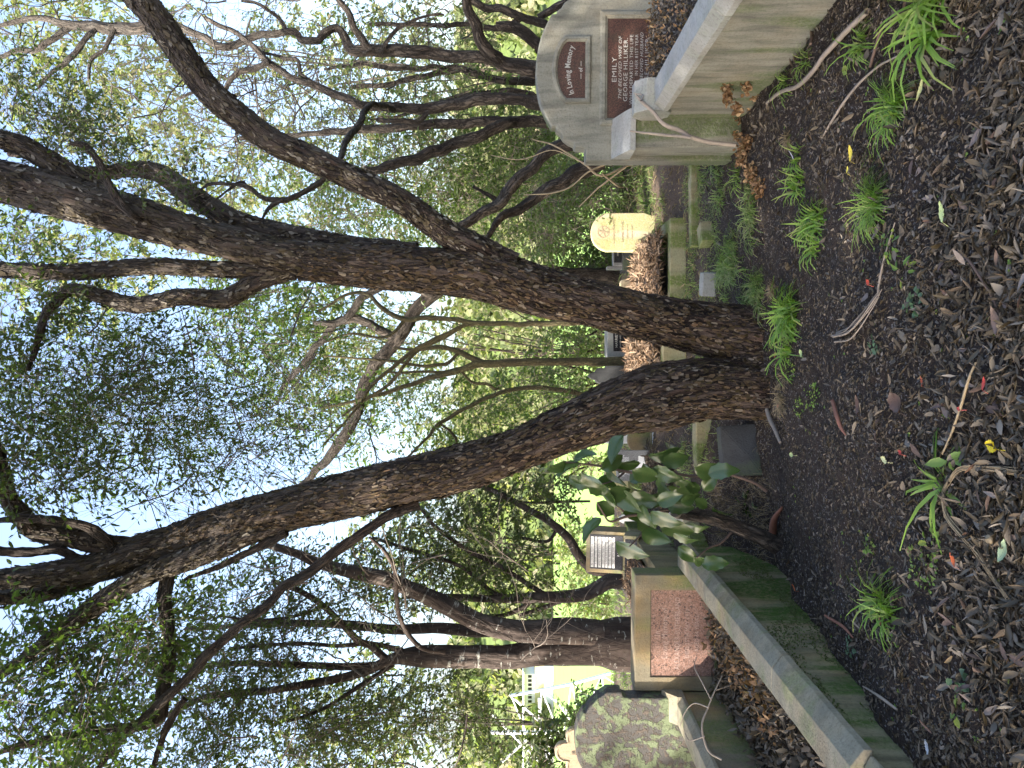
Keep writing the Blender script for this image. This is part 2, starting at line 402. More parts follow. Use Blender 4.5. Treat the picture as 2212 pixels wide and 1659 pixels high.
def concrete(name, c0, c1, moss=(.07, .11, .02), mossamt=.5, dark=.5, low=-.2, high=.3, seed=0, sc=1.0, stain=(.06, .055, .045), ochre=.3):
    k = NT(name); co = k.n('Mapping', {0: k.n('TexCoord').outputs['Object'], 1: (seed, seed * 1.7, 0)}).outputs[0]
    cv = k.n('Mapping', {0: co, 3: (1, 1, .18)}).outputs[0]
    n1 = k.noise(co, 6 * sc, 5, .6); n2 = k.noise(co, 60, 5, .7); n3 = k.noise(cv, 9 * sc, 5, .65, .4); n4 = k.noise(cv, 4, 3, .5, .3)
    c = k.mix(n1, c0, c1)
    c = k.mix(k.math('MULTIPLY', k.ramp(k.noise(co, 3.1, 4), [(.45, 0), (.7, 1)]), ochre), c, (.33, .21, .08))
    c = k.mix(k.math('MULTIPLY', k.ramp(n3, [(.45, 0), (.75, 1)]), dark), c, stain)
    z = k.n('SeparateXYZ', {0: k.n('TexCoord').outputs['Object']}).outputs[2]
    zl = k.n('MapRange', {0: z, 1: high, 2: low}).outputs[0]
    mm = k.math('MULTIPLY', k.ramp(k.math('ADD', n4, k.math('MULTIPLY', zl, .22)), [(.56, 0), (.66, 1)]), mossamt)
    mm = k.math('MULTIPLY', mm, k.ramp(k.noise(co, 40, 4, .7), [(.35, .3), (.55, 1)]))
    c = k.mix(mm, c, k.mix(n2, moss, tuple(v * 1.8 for v in moss)))
    c = k.mix(k.math('MULTIPLY', k.ramp(n2, [(.35, 1), (.5, 0)]), .35), c, stain)
    vo = k.n('TexVoronoi', {'Vector': co, 'Scale': 90}, feature='F1').outputs[0]
    h = k.math('ADD', k.math('MULTIPLY', n2, .8), k.math('ADD', k.math('MULTIPLY', vo, .4), k.math('MULTIPLY', mm, 1.2)))
    return k.done(c, .88, h, .55, .006, spec=.25)
def granite(name, cols, sc=160, rough=.35, patch=.0):
    k = NT(name); co = k.coord(); v = k.n('TexVoronoi', {'Vector': co, 'Scale': sc}, feature='F1')
    f = k.noise(co, sc * .55, 3, .6); s = k.n('SeparateColor', {0: v.outputs['Color']}).outputs[0]
    c = k.ramp(k.math('ADD', k.math('MULTIPLY', s, .35), k.math('MULTIPLY', f, .65)), [(.3 + .4 * i / (len(cols) - 1), x) for i, x in enumerate(cols)])
    if patch: c = k.mix(k.math('MULTIPLY', k.ramp(k.noise(co, 9, 4), [(.5, 0), (.7, 1)]), patch), c, (.03, .035, .02))
    return k.done(c, rough, f, .12, .003)

M = {}
M['bark_main'] = bark('rough_bark', (.009, .006, .005), (.04, .023, .016), (.1, .058, .04), (.16, .13, .11), sc=24, stretch=.22, disp=.02, paleamt=.5, high=(1.6, 4.2, (.075, .062, .052)))
M['bark_bg'] = bark('dark_branch_bark', (.014, .011, .009), (.05, .036, .027), (.115, .085, .065), (.2, .17, .14), sc=26, stretch=.35, disp=.012, paleamt=.5, high=(2.5, 5.5, (.085, .077, .068)))
M['bark_smooth'] = bark('grey_lichened_bark', (.035, .026, .023), (.085, .064, .055), (.13, .1, .085), (.17, .14, .12), sc=9, stretch=.5, disp=.006, paleamt=.3, bands=.8)
M['bark_slim'] = bark('slender_olive_bark', (.05, .04, .02), (.12, .095, .055), (.17, .14, .085), (.16, .17, .07), sc=40, stretch=.6, disp=.002, paleamt=.5)
M['twig'] = flat('bare_twig', (.13, .105, .085), .8, .4)
M['twig_dark'] = flat('dark_bare_twig', (.05, .042, .036), .8, .4)
M['twig_tan'] = flat('tan_twig', (.3, .23, .14), .8, .35)
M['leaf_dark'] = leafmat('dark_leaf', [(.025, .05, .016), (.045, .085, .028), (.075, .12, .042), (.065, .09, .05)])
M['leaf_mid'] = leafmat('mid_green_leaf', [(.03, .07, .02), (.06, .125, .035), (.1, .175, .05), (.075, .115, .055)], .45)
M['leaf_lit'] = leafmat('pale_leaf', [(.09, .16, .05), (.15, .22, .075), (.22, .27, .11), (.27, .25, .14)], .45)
M['leaf_far'] = leafmat('hazed_distant_leaf', [(.1, .15, .065), (.16, .21, .095), (.23, .27, .14), (.3, .27, .19), (.13, .17, .09)], .42, .75)  # background glare and haze put into the colour as brighter, paler leaves
M['leaf_big'] = leafmat('glossy_shrub_leaf', [(.012, .045, .016), (.02, .07, .023), (.05, .12, .03)], .18, .25, .5)
M['grass'] = leafmat('grass_blade', [(.09, .22, .03), (.15, .31, .045), (.22, .38, .07), (.27, .33, .1)], .35, .4)
M['grass_far'] = leafmat('soft_grass_blade', [(.08, .17, .04), (.16, .28, .07), (.27, .36, .15), (.3, .3, .16)], .4, .5)
M['weed'] = leafmat('weed_leaf', [(.08, .2, .03), (.14, .27, .05), (.24, .3, .05)], .3, .45)
M['weed_blue'] = leafmat('bluish_weed_leaf', [(.05, .13, .07), (.08, .17, .1)], .2, .5)
M['straw'] = leafmat('dry_grass', [(.2, .15, .09), (.32, .25, .16), (.14, .1, .06)], .15, .7)
M['flake'] = leafmat('loose_bark_scale', [(.008, .006, .005), (.028, .018, .014), (.065, .038, .027), (.014, .01, .008), (.125, .08, .058), (.04, .028, .022), (.2, .165, .14), (.09, .05, .035)], 0, .8, .2)
M['flake_grey'] = leafmat('grey_bark_scale', [(.012, .009, .008), (.045, .036, .031), (.085, .07, .06), (.022, .017, .014), (.135, .115, .1), (.24, .22, .2)], 0, .8, .2)
M['litter'] = leafmat('dry_brown_leaf', [(.016, .012, .01), (.035, .027, .022), (.065, .05, .041), (.105, .088, .078), (.03, .024, .021), (.16, .143, .132), (.08, .052, .036), (.055, .046, .041), (.22, .2, .185)], 0, .5, .4)
M['litter_dark'] = leafmat('damp_leaf_chip', [(.014, .011, .01), (.035, .027, .023), (.075, .06, .052), (.03, .023, .02), (.15, .13, .12), (.06, .045, .036), (.24, .21, .19)], 0, .55, .35)
M['litter_red'] = leafmat('sunlit_needle_litter', [(.16, .09, .06), (.28, .18, .12), (.36, .26, .19), (.1, .06, .045)], 0, .75, .3)
M['pod'] = leafmat('papery_seed_pod', [(.1, .045, .02), (.2, .095, .045), (.3, .17, .09), (.4, .28, .17)], .15, .6)
def soil():
    k = NT('dark_damp_soil'); co = k.coord()
    n1 = k.noise(co, 3, 5); n2 = k.noise(co, 60, 6, .75); v = k.n('TexVoronoi', {'Vector': co, 'Scale': 130}, feature='F1')
    c = k.mix(n1, (.012, .008, .006), (.028, .019, .015)); c = k.mix(k.ramp(n2, [(.5, 0), (.75, .7)]), c, (.075, .055, .045))
    s = k.n('SeparateColor', {0: v.outputs['Color']}).outputs[0]
    c = k.mix(k.math('MULTIPLY', k.ramp(s, [(.93, 0), (.95, 1)]), .7), c, (.2, .19, .19))
    y = k.n('SeparateXYZ', {0: co}).outputs[1]
    far = k.n('MapRange', {0: y, 1: 5.6, 2: 8.0}).outputs[0]
    c = k.mix(k.math('MULTIPLY', far, k.ramp(k.noise(co, 1.6, 4), [(.35, .2), (.6, .9)])), c, k.mix(n2, (.09, .06, .045), (.2, .15, .12)))
    vf = k.n('MapRange', {0: y, 1: 13, 2: 22}).outputs[0]
    c = k.mix(vf, c, k.mix(k.noise(co, .12, 6), (.05, .08, .02), (.14, .19, .05)))
    return k.done(c, .8, k.math('ADD', n2, k.math('MULTIPLY', v.outputs[0], .5)), .9, .012, spec=.3)
M['soil'] = soil()
M['conc_right'] = concrete('weathered_grey_concrete', (.15, .148, .12), (.27, .265, .225), mossamt=.7, dark=.85, low=-.85, high=.7, seed=3, ochre=.15, moss=(.045, .07, .015), stain=(.05, .05, .043))
M['conc_cap'] = concrete('pale_worn_concrete_coping', (.22, .225, .215), (.33, .33, .31), mossamt=.15, dark=.25, seed=8, ochre=.1)
M['conc_left'] = concrete('mossy_ochre_concrete', (.13, .115, .08), (.25, .215, .15), mossamt=.6, dark=.4, low=-.2, high=.5, seed=5, ochre=.6)
M['conc_leftcap'] = concrete('lichened_grey_coping', (.19, .175, .13), (.31, .285, .22), mossamt=.4, dark=.5, seed=12, ochre=.35)
M['conc_wall'] = concrete('damp_mossy_wall', (.1, .09, .05), (.27, .24, .15), moss=(.03, .06, .008), mossamt=1.0, dark=.75, low=-.4, high=.35, seed=15, ochre=.4, stain=(.02, .02, .012))
M['conc_moss'] = concrete('mossy_kerb_concrete', (.2, .2, .12), (.3, .3, .2), moss=(.07, .1, .02), mossamt=.9, dark=.5, low=-.8, high=1.2, seed=21)
M['cream'] = concrete('cream_stone', (.5, .41, .26), (.62, .54, .39), moss=(.2, .24, .05), mossamt=.5, dark=.12, low=-.3, high=1.1, seed=31, ochre=.45, stain=(.34, .25, .14))
M['sand'] = concrete('carved_pale_sandstone', (.4, .31, .2), (.5, .41, .3), mossamt=.1, dark=.15, seed=35, ochre=.2)
M['dark_stone'] = concrete('dark_basalt', (.035, .036, .038), (.07, .072, .074), mossamt=.2, dark=.3, seed=41, ochre=.0, stain=(.02, .02, .02))
M['granite_red'] = granite('salmon_granite', [(.06, .038, .032), (.19, .105, .08), (.29, .165, .125), (.11, .075, .065), (.36, .225, .18), (.2, .125, .1)], 90, .35)
M['granite_brown'] = granite('deep_red_granite', [(.02, .01, .008), (.045, .02, .014), (.075, .033, .024), (.095, .048, .036)], 190, .35, .5)
M['granite_grey'] = granite('grey_granite', [(.08, .08, .085), (.16, .16, .165), (.25, .25, .26)], 260, .4)
M['granite_black'] = granite('black_granite', [(.012, .012, .014), (.02, .02, .024), (.035, .035, .04)], 200, .15)
M['letter'] = flat('white_lead_lettering', (.38, .37, .34), .6, .3, 90)
M['letter_faint'] = flat('worn_lettering', (.42, .31, .27), .6, .3, 90)
M['letter_dark'] = flat('dark_lettering', (.05, .045, .04), .6)
M['white'] = flat('white_marble', (.6, .6, .6), .6, .12)
M['white_paint'] = flat('white_painted_steel', (.75, .76, .78), .45, .05)
def lichen():
    k = NT('lichen_spotted_stone'); co = k.coord(); n = k.noise(co, 8, 9, .66, .25); n2 = k.noise(co, 90, 5, .75); n3 = k.noise(k.n('Mapping', {0: co, 1: (4, 3, 9)}).outputs[0], 18, 8, .7, .3)
    c = k.mix(n2, (.04, .038, .037), (.13, .12, .11))
    c = k.mix(k.ramp(n3, [(.5, 0), (.58, .75)]), c, k.mix(n2, (.07, .05, .04), (.2, .15, .11))); c = k.mix(k.ramp(n, [(.5, 0), (.545, .95)]), c, k.mix(n2, (.09, .12, .06), (.24, .28, .16)))
    x = k.ramp(n, [(.49, 0), (.54, 1)])
    return k.done(c, .9, k.math('ADD', k.math('MULTIPLY', n2, .9), k.math('ADD', x, k.ramp(n3, [(.5, 0), (.58, .8)]))), .8, .009)
M['lichen'] = lichen()
M['field'] = NT('mown_playing_field'); _k = M['field']; M['field'] = _k.done(_k.mix(_k.noise(_k.coord(), .15, 5), (.16, .3, .05), (.22, .36, .08)), .9)
M['ply'] = flat('reddish_bark_scrap', (.2, .085, .055), .7)
M['stick'] = flat('weathered_stick', (.24, .2, .165), .8, .35)
M['stick_dark'] = flat('brown_stick', (.1, .065, .05), .8, .35)
# ------------------------------------------------------------------ ground
def grow(a, b, step, f, lim):
    out = [b]; s = step
    while abs(out[-1]) < abs(lim): s *= f; out.append(out[-1] + math.copysign(s, lim))
    return out
xs = np.array(sorted(set(grow(0, -2.7, .016, 1.09, -900)[1:] + list(np.arange(-2.7, 2.8, .0165)) + grow(0, 2.8, .016, 1.09, 900))))
ys = np.array(list(np.arange(-14, 1.4, .7)) + list(np.arange(1.5, 6.6, .0165)) + grow(0, 6.6, .0165, 1.035, 900)[0:])
XX, YY = np.meshgrid(xs, ys)
ZZ = terrain(XX, YY)
nearm = np.clip((7.5 - YY) / 2, 0, 1) * np.clip((3.6 - np.abs(XX)) / 1, 0, 1)
ZZ += nearm * ((fbm(XX * 5, YY * 5, 3, 3) - .5) * .05 + (fbm(XX * 26, YY * 26, 4, 3) - .5) * .028) + (1 - nearm) * np.clip((40 - YY) / 20, 0, 1) * (fbm(XX * 3, YY * 3, 8, 3) - .5) * .06
def ground_z(x, y):
    x = np.asarray(x, float); y = np.asarray(y, float)
    nm = np.clip((7.5 - y) / 2, 0, 1) * np.clip((3.6 - np.abs(x)) / 1, 0, 1)
    return terrain(x, y) + nm * ((fbm(x * 5, y * 5, 3, 3) - .5) * .05 + (fbm(x * 26, y * 26, 4, 3) - .5) * .028)
nx, ny = len(xs), len(ys)
i = np.arange(ny - 1)[:, None]; j = np.arange(nx - 1)[None]
gf = np.stack([i * nx + j, i * nx + j + 1, (i + 1) * nx + j + 1, (i + 1) * nx + j], 2).reshape(-1, 4)
MB().add(np.stack([XX, YY, ZZ], 2).reshape(-1, 3), gf).obj('ground', M['soil'], kind='structure')
def sheet(name, x0, x1, y0, y1, z, mat):
    bm = bmesh.new(); bm.faces.new([bm.verts.new(v) for v in ((x0, y0, z), (x1, y0, z), (x1, y1, z), (x0, y1, z))]); return from_bm(name, bm, mat, kind='structure')
sheet('playing_field', -210, 60, 105, 330, -14.9, M['field'])

# ------------------------------------------------------------------ stone helpers
def loft_bm(loops, close_first=False, close_last=False):
    bm = bmesh.new(); rings = [[bm.verts.new((x, y, z)) for x, z in o] for o, y in loops]
    n = len(rings[0])
    for a, b in zip(rings[:-1], rings[1:]):
        for k in range(n): bm.faces.new((a[k], a[(k + 1) % n], b[(k + 1) % n], b[k]))
    if close_first: bm.faces.new(rings[0])
    if close_last: bm.faces.new(rings[-1])
    bmesh.ops.recalc_face_normals(bm, faces=bm.faces[:]); return bm
def scaled(o, cx, cz, dx, dz):
    "outline pushed outwards by dx, dz"
    xs_ = [p[0] for p in o]; zs_ = [p[1] for p in o]; hx = (max(xs_) - min(xs_)) / 2; hz = (max(zs_) - min(zs_)) / 2
    mx = (max(xs_) + min(xs_)) / 2; mz = (max(zs_) + min(zs_)) / 2
    return [(mx + (x - mx) * (hx + dx) / hx, mz + (z - mz) * (hz + dz) / hz) for x, z in o]
def moulding(name, o, mat, parent, w=.05):
    return from_bm(name, loft_bm([(scaled(o, 0, 0, w, w), .002), (scaled(o, 0, 0, w, w), -.008), (scaled(o, 0, 0, w * .75, w * .75), -.02), (scaled(o, 0, 0, w * .35, w * .35), -.022),
                                  (scaled(o, 0, 0, w * .22, w * .22), -.012), (scaled(o, 0, 0, w * .06, w * .06), -.010), (o, -.001)]), mat, parent)
def frame_ring(name, o_out, o_in, mat, parent, y0=-.02, y1=.0):
    return from_bm(name, loft_bm([(o_out, y1), (o_out, y0 + .004), (scaled(o_out, 0, 0, -.004, -.004), y0), (scaled(o_in, 0, 0, .004, .004), y0), (o_in, y0 + .004), (o_in, y1)]), mat, parent)
def rect(x0, x1, z0, z1): return [(x0, z0), (x1, z0), (x1, z1), (x0, z1)]
def mirror(half): return half + [(-x, z) for x, z in reversed(half) if abs(x) > 1e-6]
def fill_mesh(name, x0, x1, y0, y1, zf, mat, parent, step=.03, seed=0, amp=.04):
    gx = np.arange(x0, x1 + step, step); gy = np.arange(y0, y1 + step, step); X, Y = np.meshgrid(np.minimum(gx, x1), np.minimum(gy, y1))
    Z = zf(X, Y) + (fbm(X * 7 + seed, Y * 7, seed, 4) - .5) * amp * 2
    a, b = X.shape; i = np.arange(a - 1)[:, None]; j = np.arange(b - 1)[None]
    m = MB(); m.add(np.stack([X, Y, Z], 2).reshape(-1, 3), np.stack([i * b + j, i * b + j + 1, (i + 1) * b + j + 1, (i + 1) * b + j], 2).reshape(-1, 4))
    o = bpy.data.objects.new(name, m.mesh(name, mat)); return link(o, parent)

# ------------------------------------------------------------------ grave at the right: tall double headstone
HX, HY, HYAW = 2.47, 5.60, -.072
hs = empty('headstone', (HX, HY, 0), 'tall grey concrete headstone with arched top and two dark red granite plaques', 'headstone', HYAW)
half = [(.70, -.4), (.70, .965), (.60, .968), (.592, 1.05), (.56, 1.058), (.545, 1.10), (.515, 1.142), (.475, 1.165), (.452, 1.20), (.43, 1.20)]
a0 = math.degrees(math.asin(.43 / .80)); half += [(.80 * math.sin(math.radians(a0 * (1 - k / 9))), 1.363 - .80 + .80 * math.cos(math.radians(a0 * (1 - k / 9))) - 0.0) for k in range(0, 10)]
half[-1] = (0, 1.363)
from_bm('slab', prism_bm(mirror(half), 0, .17, .012, .006, 3), M['conc_right'], hs)
pl1 = rect(-.37, .39, .10, .80)
from_bm('large_plaque', prism_bm(pl1, -.0012, .01, 0), M['granite_brown'], hs)
moulding('plaque_moulding', pl1, M['conc_right'], hs, .06)
pl2 = [(-.215, .974), (.215, .974)] + [(.215 * math.cos(math.radians(18 + 144 * k / 10)) / math.cos(math.radians(18)), 1.118 + .075 * (math.sin(math.radians(180 * k / 10)))) for k in range(11)]
from_bm('arched_plaque', prism_bm(pl2, -.0012, .01, 0), M['granite_brown'], hs)
moulding('plaque_moulding', pl2, M['conc_right'], hs, .045)
L_ = M['letter']
s = "In Loving Memory"; R_ = .52
obs = []
for c in s:
    if c == ' ': obs.append((None, .014)); continue
    o = text(c, 0, 0, .062, L_, hs, bold=.0008, sx=.76); vx = [v.co.x for v in o.data.vertices]; obs.append((o, (max(vx) - min(vx)) * .76 + .005))
tot = sum(w for _, w in obs); acc = 0
for o, w in obs:
    th = ((acc + w / 2) - tot / 2) / R_; acc += w
    if o is not None: o.location = (R_ * math.sin(th), -.004, 1.112 - R_ + R_ * math.cos(th)); o.rotation_euler = (PI / 2, th, 0)
text("— of —", 0.0, 1.01, .042, L_, hs, bold=.0008, sx=.9)
for body, z, sz, shx, sx, xx in [("EMILY", .745, .052, 0, 1.1, .0), ("THE BELOVED WIFE OF", .700, .036, .35, .98, .01), ("GEORGE HILLIKER.", .657, .047, 0, .95, .0), ("WHO DEPARTED THIS LIFE", .612, .037, 0, .92, .0),
                             ("SEPT 1937   IN HER 81ST YEAR", .572, .036, 0, .82, .01), ("ALSO HER BELOVED HUSBAND", .532, .036, .3, .86, .0), ("GEORGE HILLIKER", .49, .047, 0, .95, .0),
                             ("PASSED AWAY 11TH JUNE 1941", .447, .036, 0, .84, .0), ("IN HIS 92ND YEAR.", .407, .036, 0, .9, .0), ("AT REST", .36, .036, .3, .9, .0)]:
    text(body, xx, z, sz, L_, hs, shear=shx, sx=sx * 1.22, bold=-.0003)
gr = empty('grave_surround', (HX, HY, -.2), 'high grey concrete grave wall in front of the tall arched headstone', 'grave surround', HYAW)
gr.location.z = 0
from_bm('side_wall', box_bm(-.45, -.28, -3.9, -.26, -.45, .425, .006, .008, 5), M['conc_right'], gr)
cop = [(-.475, .425), (-.475, .462), (-.425, .525), (-.27, .53), (-.245, .505), (-.245, .425)]
from_bm('coping', prism_bm(cop, -2.045, -.52, .005, .006, 6), M['conc_cap'], gr)
from_bm('coping', prism_bm(cop, -3.9, -2.052, .005, .006, 9), M['conc_cap'], gr)
from_bm('side_wall', box_bm(.56, .70, -3.9, -.02, -.45, .425, .006, .006, 7), M['conc_right'], gr)
from_bm('pedestal', box_bm(-.665, -.40, -.27, -.002, -.45, .62, .008, .008, 8), M['conc_right'], gr)
from_bm('pedestal_cap', loft_bm([([(-.69, .62), (-.385, .62), (-.385, .66), (-.69, .66)], -.30), ([(-.69, .62), (-.385, .62), (-.385, .70), (-.69, .70)], -.20), ([(-.69, .62), (-.385, .62), (-.385, .765), (-.69, .765)], -.003)], True, True), M['conc_cap'], gr)
bm = prism_bm(arc(-.36, .525, .145, 22.5, 337.5, 7), -.47, -.24, .008, .004, 3)
bmesh.ops.rotate(bm, cent=(0, 0, 0), matrix=Matrix.Rotation(PI / 2, 3, 'Z'), verts=bm.verts)    # lay the scroll across the wall
bmesh.ops.translate(bm, verts=bm.verts, vec=(0.0, 0.0, 0))
for v in bm.verts: v.co.x = v.co.x * 1.0
me_x = [v.co.x for v in bm.verts]; me_y = [v.co.y for v in bm.verts]
bmesh.ops.translate(bm, verts=bm.verts, vec=(-.355 - (max(me_x) + min(me_x)) / 2, -.40 - (max(me_y) + min(me_y)) / 2, 0))
from_bm('scroll_block', bm, M['conc_cap'], gr)
fill_mesh('soil_fill', -.30, .6, -3.85, 0.0, lambda x, y: .36 + .08 * np.exp(-((y + .35) / .5) ** 2) - .0 * x, M['soil'], gr, seed=3)

# ------------------------------------------------------------------ grave at the left: low headstone with pink plaque
SX, SY, SYAW = -1.98, 5.66, -.048
ss = empty('headstone', (SX, SY, 0), 'low wide ochre concrete headstone with worn pink granite plaque', 'headstone', SYAW)
from_bm('slab', box_bm(-.47, .47, .022, .2, -.4, .575, .008, .005, 4), M['conc_left'], ss)
pl = rect(-.355, .345, -.062, .448)
frame_ring('surround_frame', rect(-.468, .468, -.4, .572), pl, M['conc_left'], ss, .0, .024)
from_bm('plaque', prism_bm(scaled(pl, 0, 0, -.002, -.002), .010, .023, .002), M['granite_red'], ss)
F_ = M['letter_faint']
for body, z, sz, sx in [("In", .392, .07, .8), ("Loving Memory of", .335, .066, .78), ("ALEXANDER SUTHERLAND", .235, .058, .78), ("DIED 25TH MAY 1930", .155, .046, .85), ("AGED 64 YEARS", .08, .046, .85)]:
    text(body, -.005, z, sz, F_, ss, y=.0085, sx=sx, extr=.0008, bold=-.0006)
sg = empty('grave_surround', (SX, SY, 0), 'low mossy concrete kerbs running forward from the pink plaque headstone', 'grave surround', SYAW)
from_bm('side_wall', box_bm(.515, .665, -3.6, .12, -.75, .125, .006, .008, 11), M['conc_wall'], sg)
cop2 = [(.49, .125), (.70, .125), (.70, .160), (.632, .212), (.505, .212), (.49, .195)]
from_bm('coping', prism_bm(cop2, -2.0, .13, .005, .007, 12), M['conc_leftcap'], sg)
from_bm('coping', prism_bm(cop2, -2.86, -2.006, .005, .007, 13), M['conc_leftcap'], sg)
from_bm('lower_coping', prism_bm([(.50, .125), (.68, .125), (.68, .14), (.63, .165), (.50, .165)], -3.6, -2.866, .005, .006, 14), M['conc_leftcap'], sg)
from_bm('side_wall', box_bm(-.66, -.475, -3.6, -.0, -.6, .20, .006, .008, 15), M['conc_left'], sg)
from_bm('coping', prism_bm([(-.68, .20), (-.455, .20), (-.455, .225), (-.51, .262), (-.66, .262), (-.68, .245)], -3.6, -.13, .005, .006, 16), M['conc_leftcap'], sg)
from_bm('coping_end', loft_bm([([(-.68, .20), (-.455, .20), (-.455, .26), (-.68, .26)], -.13), ([(-.68, .20), (-.455, .20), (-.455, .33), (-.68, .33)], -.06), ([(-.68, .20), (-.455, .20), (-.455, .36), (-.68, .36)], -.003)], True, True), M['conc_leftcap'], sg)
fill_mesh('soil_fill', -.47, .51, -3.55, .0, lambda x, y: -.08 + .05 * x + .03 * np.exp(-((x - .3) / .2) ** 2), M['soil'], sg, seed=5)

ls = empty('headstone', (-2.83, 5.62, 0), 'dark round shouldered headstone spotted with green lichen', 'headstone', -.03)
lh = [(.355, -.4), (.355, .655), (.37, .68), (.40, .685), (.40, .80), (.35, .872), (.29, .93), (.235, .968), (.235, .985), (.15, 1.03), (.08, 1.045), (0, 1.05)]
from_bm('slab', prism_bm(mirror(lh), 0, .15, .012, .008, 21), M['lichen'], ls)
from_bm('base', box_bm(-.45, .36, .01, .3, -.4, .0, .01, .01, 22), M['conc_left'], ls)

sc_ = empty('headstone', (-4.66, 9.0, 0), 'carved trefoil topped pale sandstone headstone behind the lichened one', 'headstone', .12)
sh = [(.28, -.2), (.28, .70)] + arc(.19, .80, .10, -60, 110, 8) + [(.125, .885)] + arc(0, .925, .115, -10, 90, 7)
sh[-1] = (0, 1.04)
from_bm('slab', prism_bm(mirror(sh), 0, .1, .006), M['sand'], sc_)
frame_ring('carved_border', scaled(mirror(sh), 0, 0, -.012, -.012), scaled(mirror(sh), 0, 0, -.035, -.035), M['sand'], sc_, -.008, .001)
for body, z, sz in [("JR", .80, .07), ("In Loving Memory", .70, .05), ("OF", .65, .028), ("ANNIE ELIZABETH", .60, .04), ("BELOVED WIFE OF", .54, .03)]:
    text(body, 0, z, sz, M['letter_dark'], sc_, sx=.8, extr=.0005)

# ------------------------------------------------------------------ the graves farther back
def at(x, y, d, z=None):
    p = P(x, y, d)
    if z is not None: p[2] = z
    return p
cs = empty('headstone', at(1418, 501, 8.2, 0), 'sunlit cream headstone with rounded top among grass', 'headstone', .06)
ch = [(.20, -.15), (.20, -.02), (.225, .05), (.222, .50)] + arc(0, .46, .222, 10, 90, 8, .205)
ch[-1] = (0, .665)
from_bm('slab', prism_bm(mirror(ch), 0, .07, .008, .006, 31), M['cream'], cs)
bm = bmesh.new()
ring = [(r * math.cos(a), -.003, .52 + r * math.sin(a)) for r in (.062, .07) for a in np.arange(24) / 24 * 2 * PI]
vs = [bm.verts.new(v) for v in ring]
for k in range(24): bm.faces.new((vs[k], vs[(k + 1) % 24], vs[24 + (k + 1) % 24], vs[24 + k]))
for a in (0.3, 1.35, 2.4):
    q = [(-.055, -.006), (.055, -.006), (.055, .006), (-.055, .006)]
    bm.faces.new([bm.verts.new((x * math.cos(a) - z * math.sin(a), -.0035 - a * .0004, .52 + x * math.sin(a) + z * math.cos(a))) for x, z in q])
from_bm('carved_wreath', bm, M['sand'], cs)
for body, z, sz in [("In Loving Memory", .405, .042), ("OF", .355, .028), ("THOMAS PURVES", .30, .036), ("DIED JUNE 1915", .245, .026), ("AGED 64 YEARS", .19, .024)]:
    text(body, 0.0, z, sz, M['sand'], cs, extr=.0006, sx=.85)
gb = empty('headstone', at(1390, 541, 9.3, 0), 'dark granite headstone with stepped base behind the sunlit cream one', 'headstone', .02)
gb.location.z = -.12
from_bm('base', box_bm(-.26, .26, -.05, .25, -.1, .26, .008), M['dark_stone'], gb)
from_bm('slab', box_bm(-.20, .20, .0, .14, .26, .50 - .12 + .0, .006), M['granite_grey'], gb)
gb.location.x += 0
from_bm('wing', box_bm(-.24, -.20, .02, .12, .24, .46, .006), M['granite_grey'], gb)
from_bm('plaque', box_bm(-.16, .16, -.006, .0, .27, .37, .001), M['granite_black'], gb)
text("HIS WIFE", 0, .32, .035, M['letter'], gb, y=-.008)

def kerbed(name_label, x0, x1, y0, y1, ztop, mat, litter_z, h=.5, w=.12, yaw=-.03, matf='soil'):
    cx = (x0 + x1) / 2; e = empty('grave_surround', (cx, y0, 0), name_label, 'grave surround', yaw); hw = (x1 - x0) / 2; L = y1 - y0
    for n_, b in (('front_kerb', (-hw, hw, 0, w)), ('side_kerb', (-hw, -hw + w, w, L)), ('side_kerb', (hw - w, hw, w, L)), ('back_kerb', (-hw + w, hw - w, L - w, L))):
        from_bm(n_, box_bm(*b, ztop - h, ztop, .008, .008, int(cx * 10) + 40), mat, e)
    fill_mesh('litter_fill', -hw + w - .01, hw - w + .01, w - .01, L - w + .01, lambda x, y: litter_z + .12 * np.exp(-((y - L * .5) / (L * .33)) ** 2) * np.exp(-(x / (hw * .8)) ** 2), M[matf], e, .05, 3, .02)
    return e
k1 = kerbed('low mossy kerbed grave heaped with reddish litter before the cream headstone', .55, 1.62, 6.95, 8.75, .02, M['conc_moss'], .08, matf='soil')
from_bm('corner_block', box_bm(-.15, .12, 1.55, 1.75, .05, .27, .03, .006, 61), M['cream'], k1)
k2 = kerbed('pale kerbed grave heaped with sunlit litter seen between the two leaning trunks', -.12, .62, 6.9, 8.7, .10, M['conc_moss'], .14, matf='soil')
k3 = kerbed('raised mossy walled grave under the sloping black desk stone', -2.35, -1.62, 6.0, 8.1, .30, M['conc_wall'], .28, matf='soil')
k4 = kerbed('yellowish kerbed grave with dark litter behind the glossy leaved shrub', -1.45, -.62, 6.75, 8.3, -.02, M['conc_moss'], .02, matf='soil')

he = empty('headstone', at(1372, 735, 9.0, 0), 'small grey concrete headstone with black plaque seen between the leaning trunks', 'headstone', .1)
he.location.z = -.1
from_bm('slab', box_bm(-.21, .21, 0, .3, 0, .475, .01, .006, 62), M['conc_cap'], he)
from_bm('plaque', box_bm(-.14, .14, -.006, .0, .15, .40, .001), M['granite_black'], he)
text("HARRIET", 0, .36, .045, M['letter'], he, y=-.008); text("BELOVED WIFE OF", 0, .31, .022, M['letter'], he, y=-.008)
from_bm('base', box_bm(-.36, .26, -.22, .32, -.2, .10, .02, .008, 63), M['conc_cap'], he)
bk = empty('headstone', at(1372, 812, 8.7, 0), 'narrow black headstone with ogee top beside the slender mossy trunk', 'headstone', .0)
bh = [(.125, -.2), (.125, .43), (.095, .445), (.10, .50), (.085, .54), (.05, .565), (.038, .60), (.02, .635), (0, .655)]
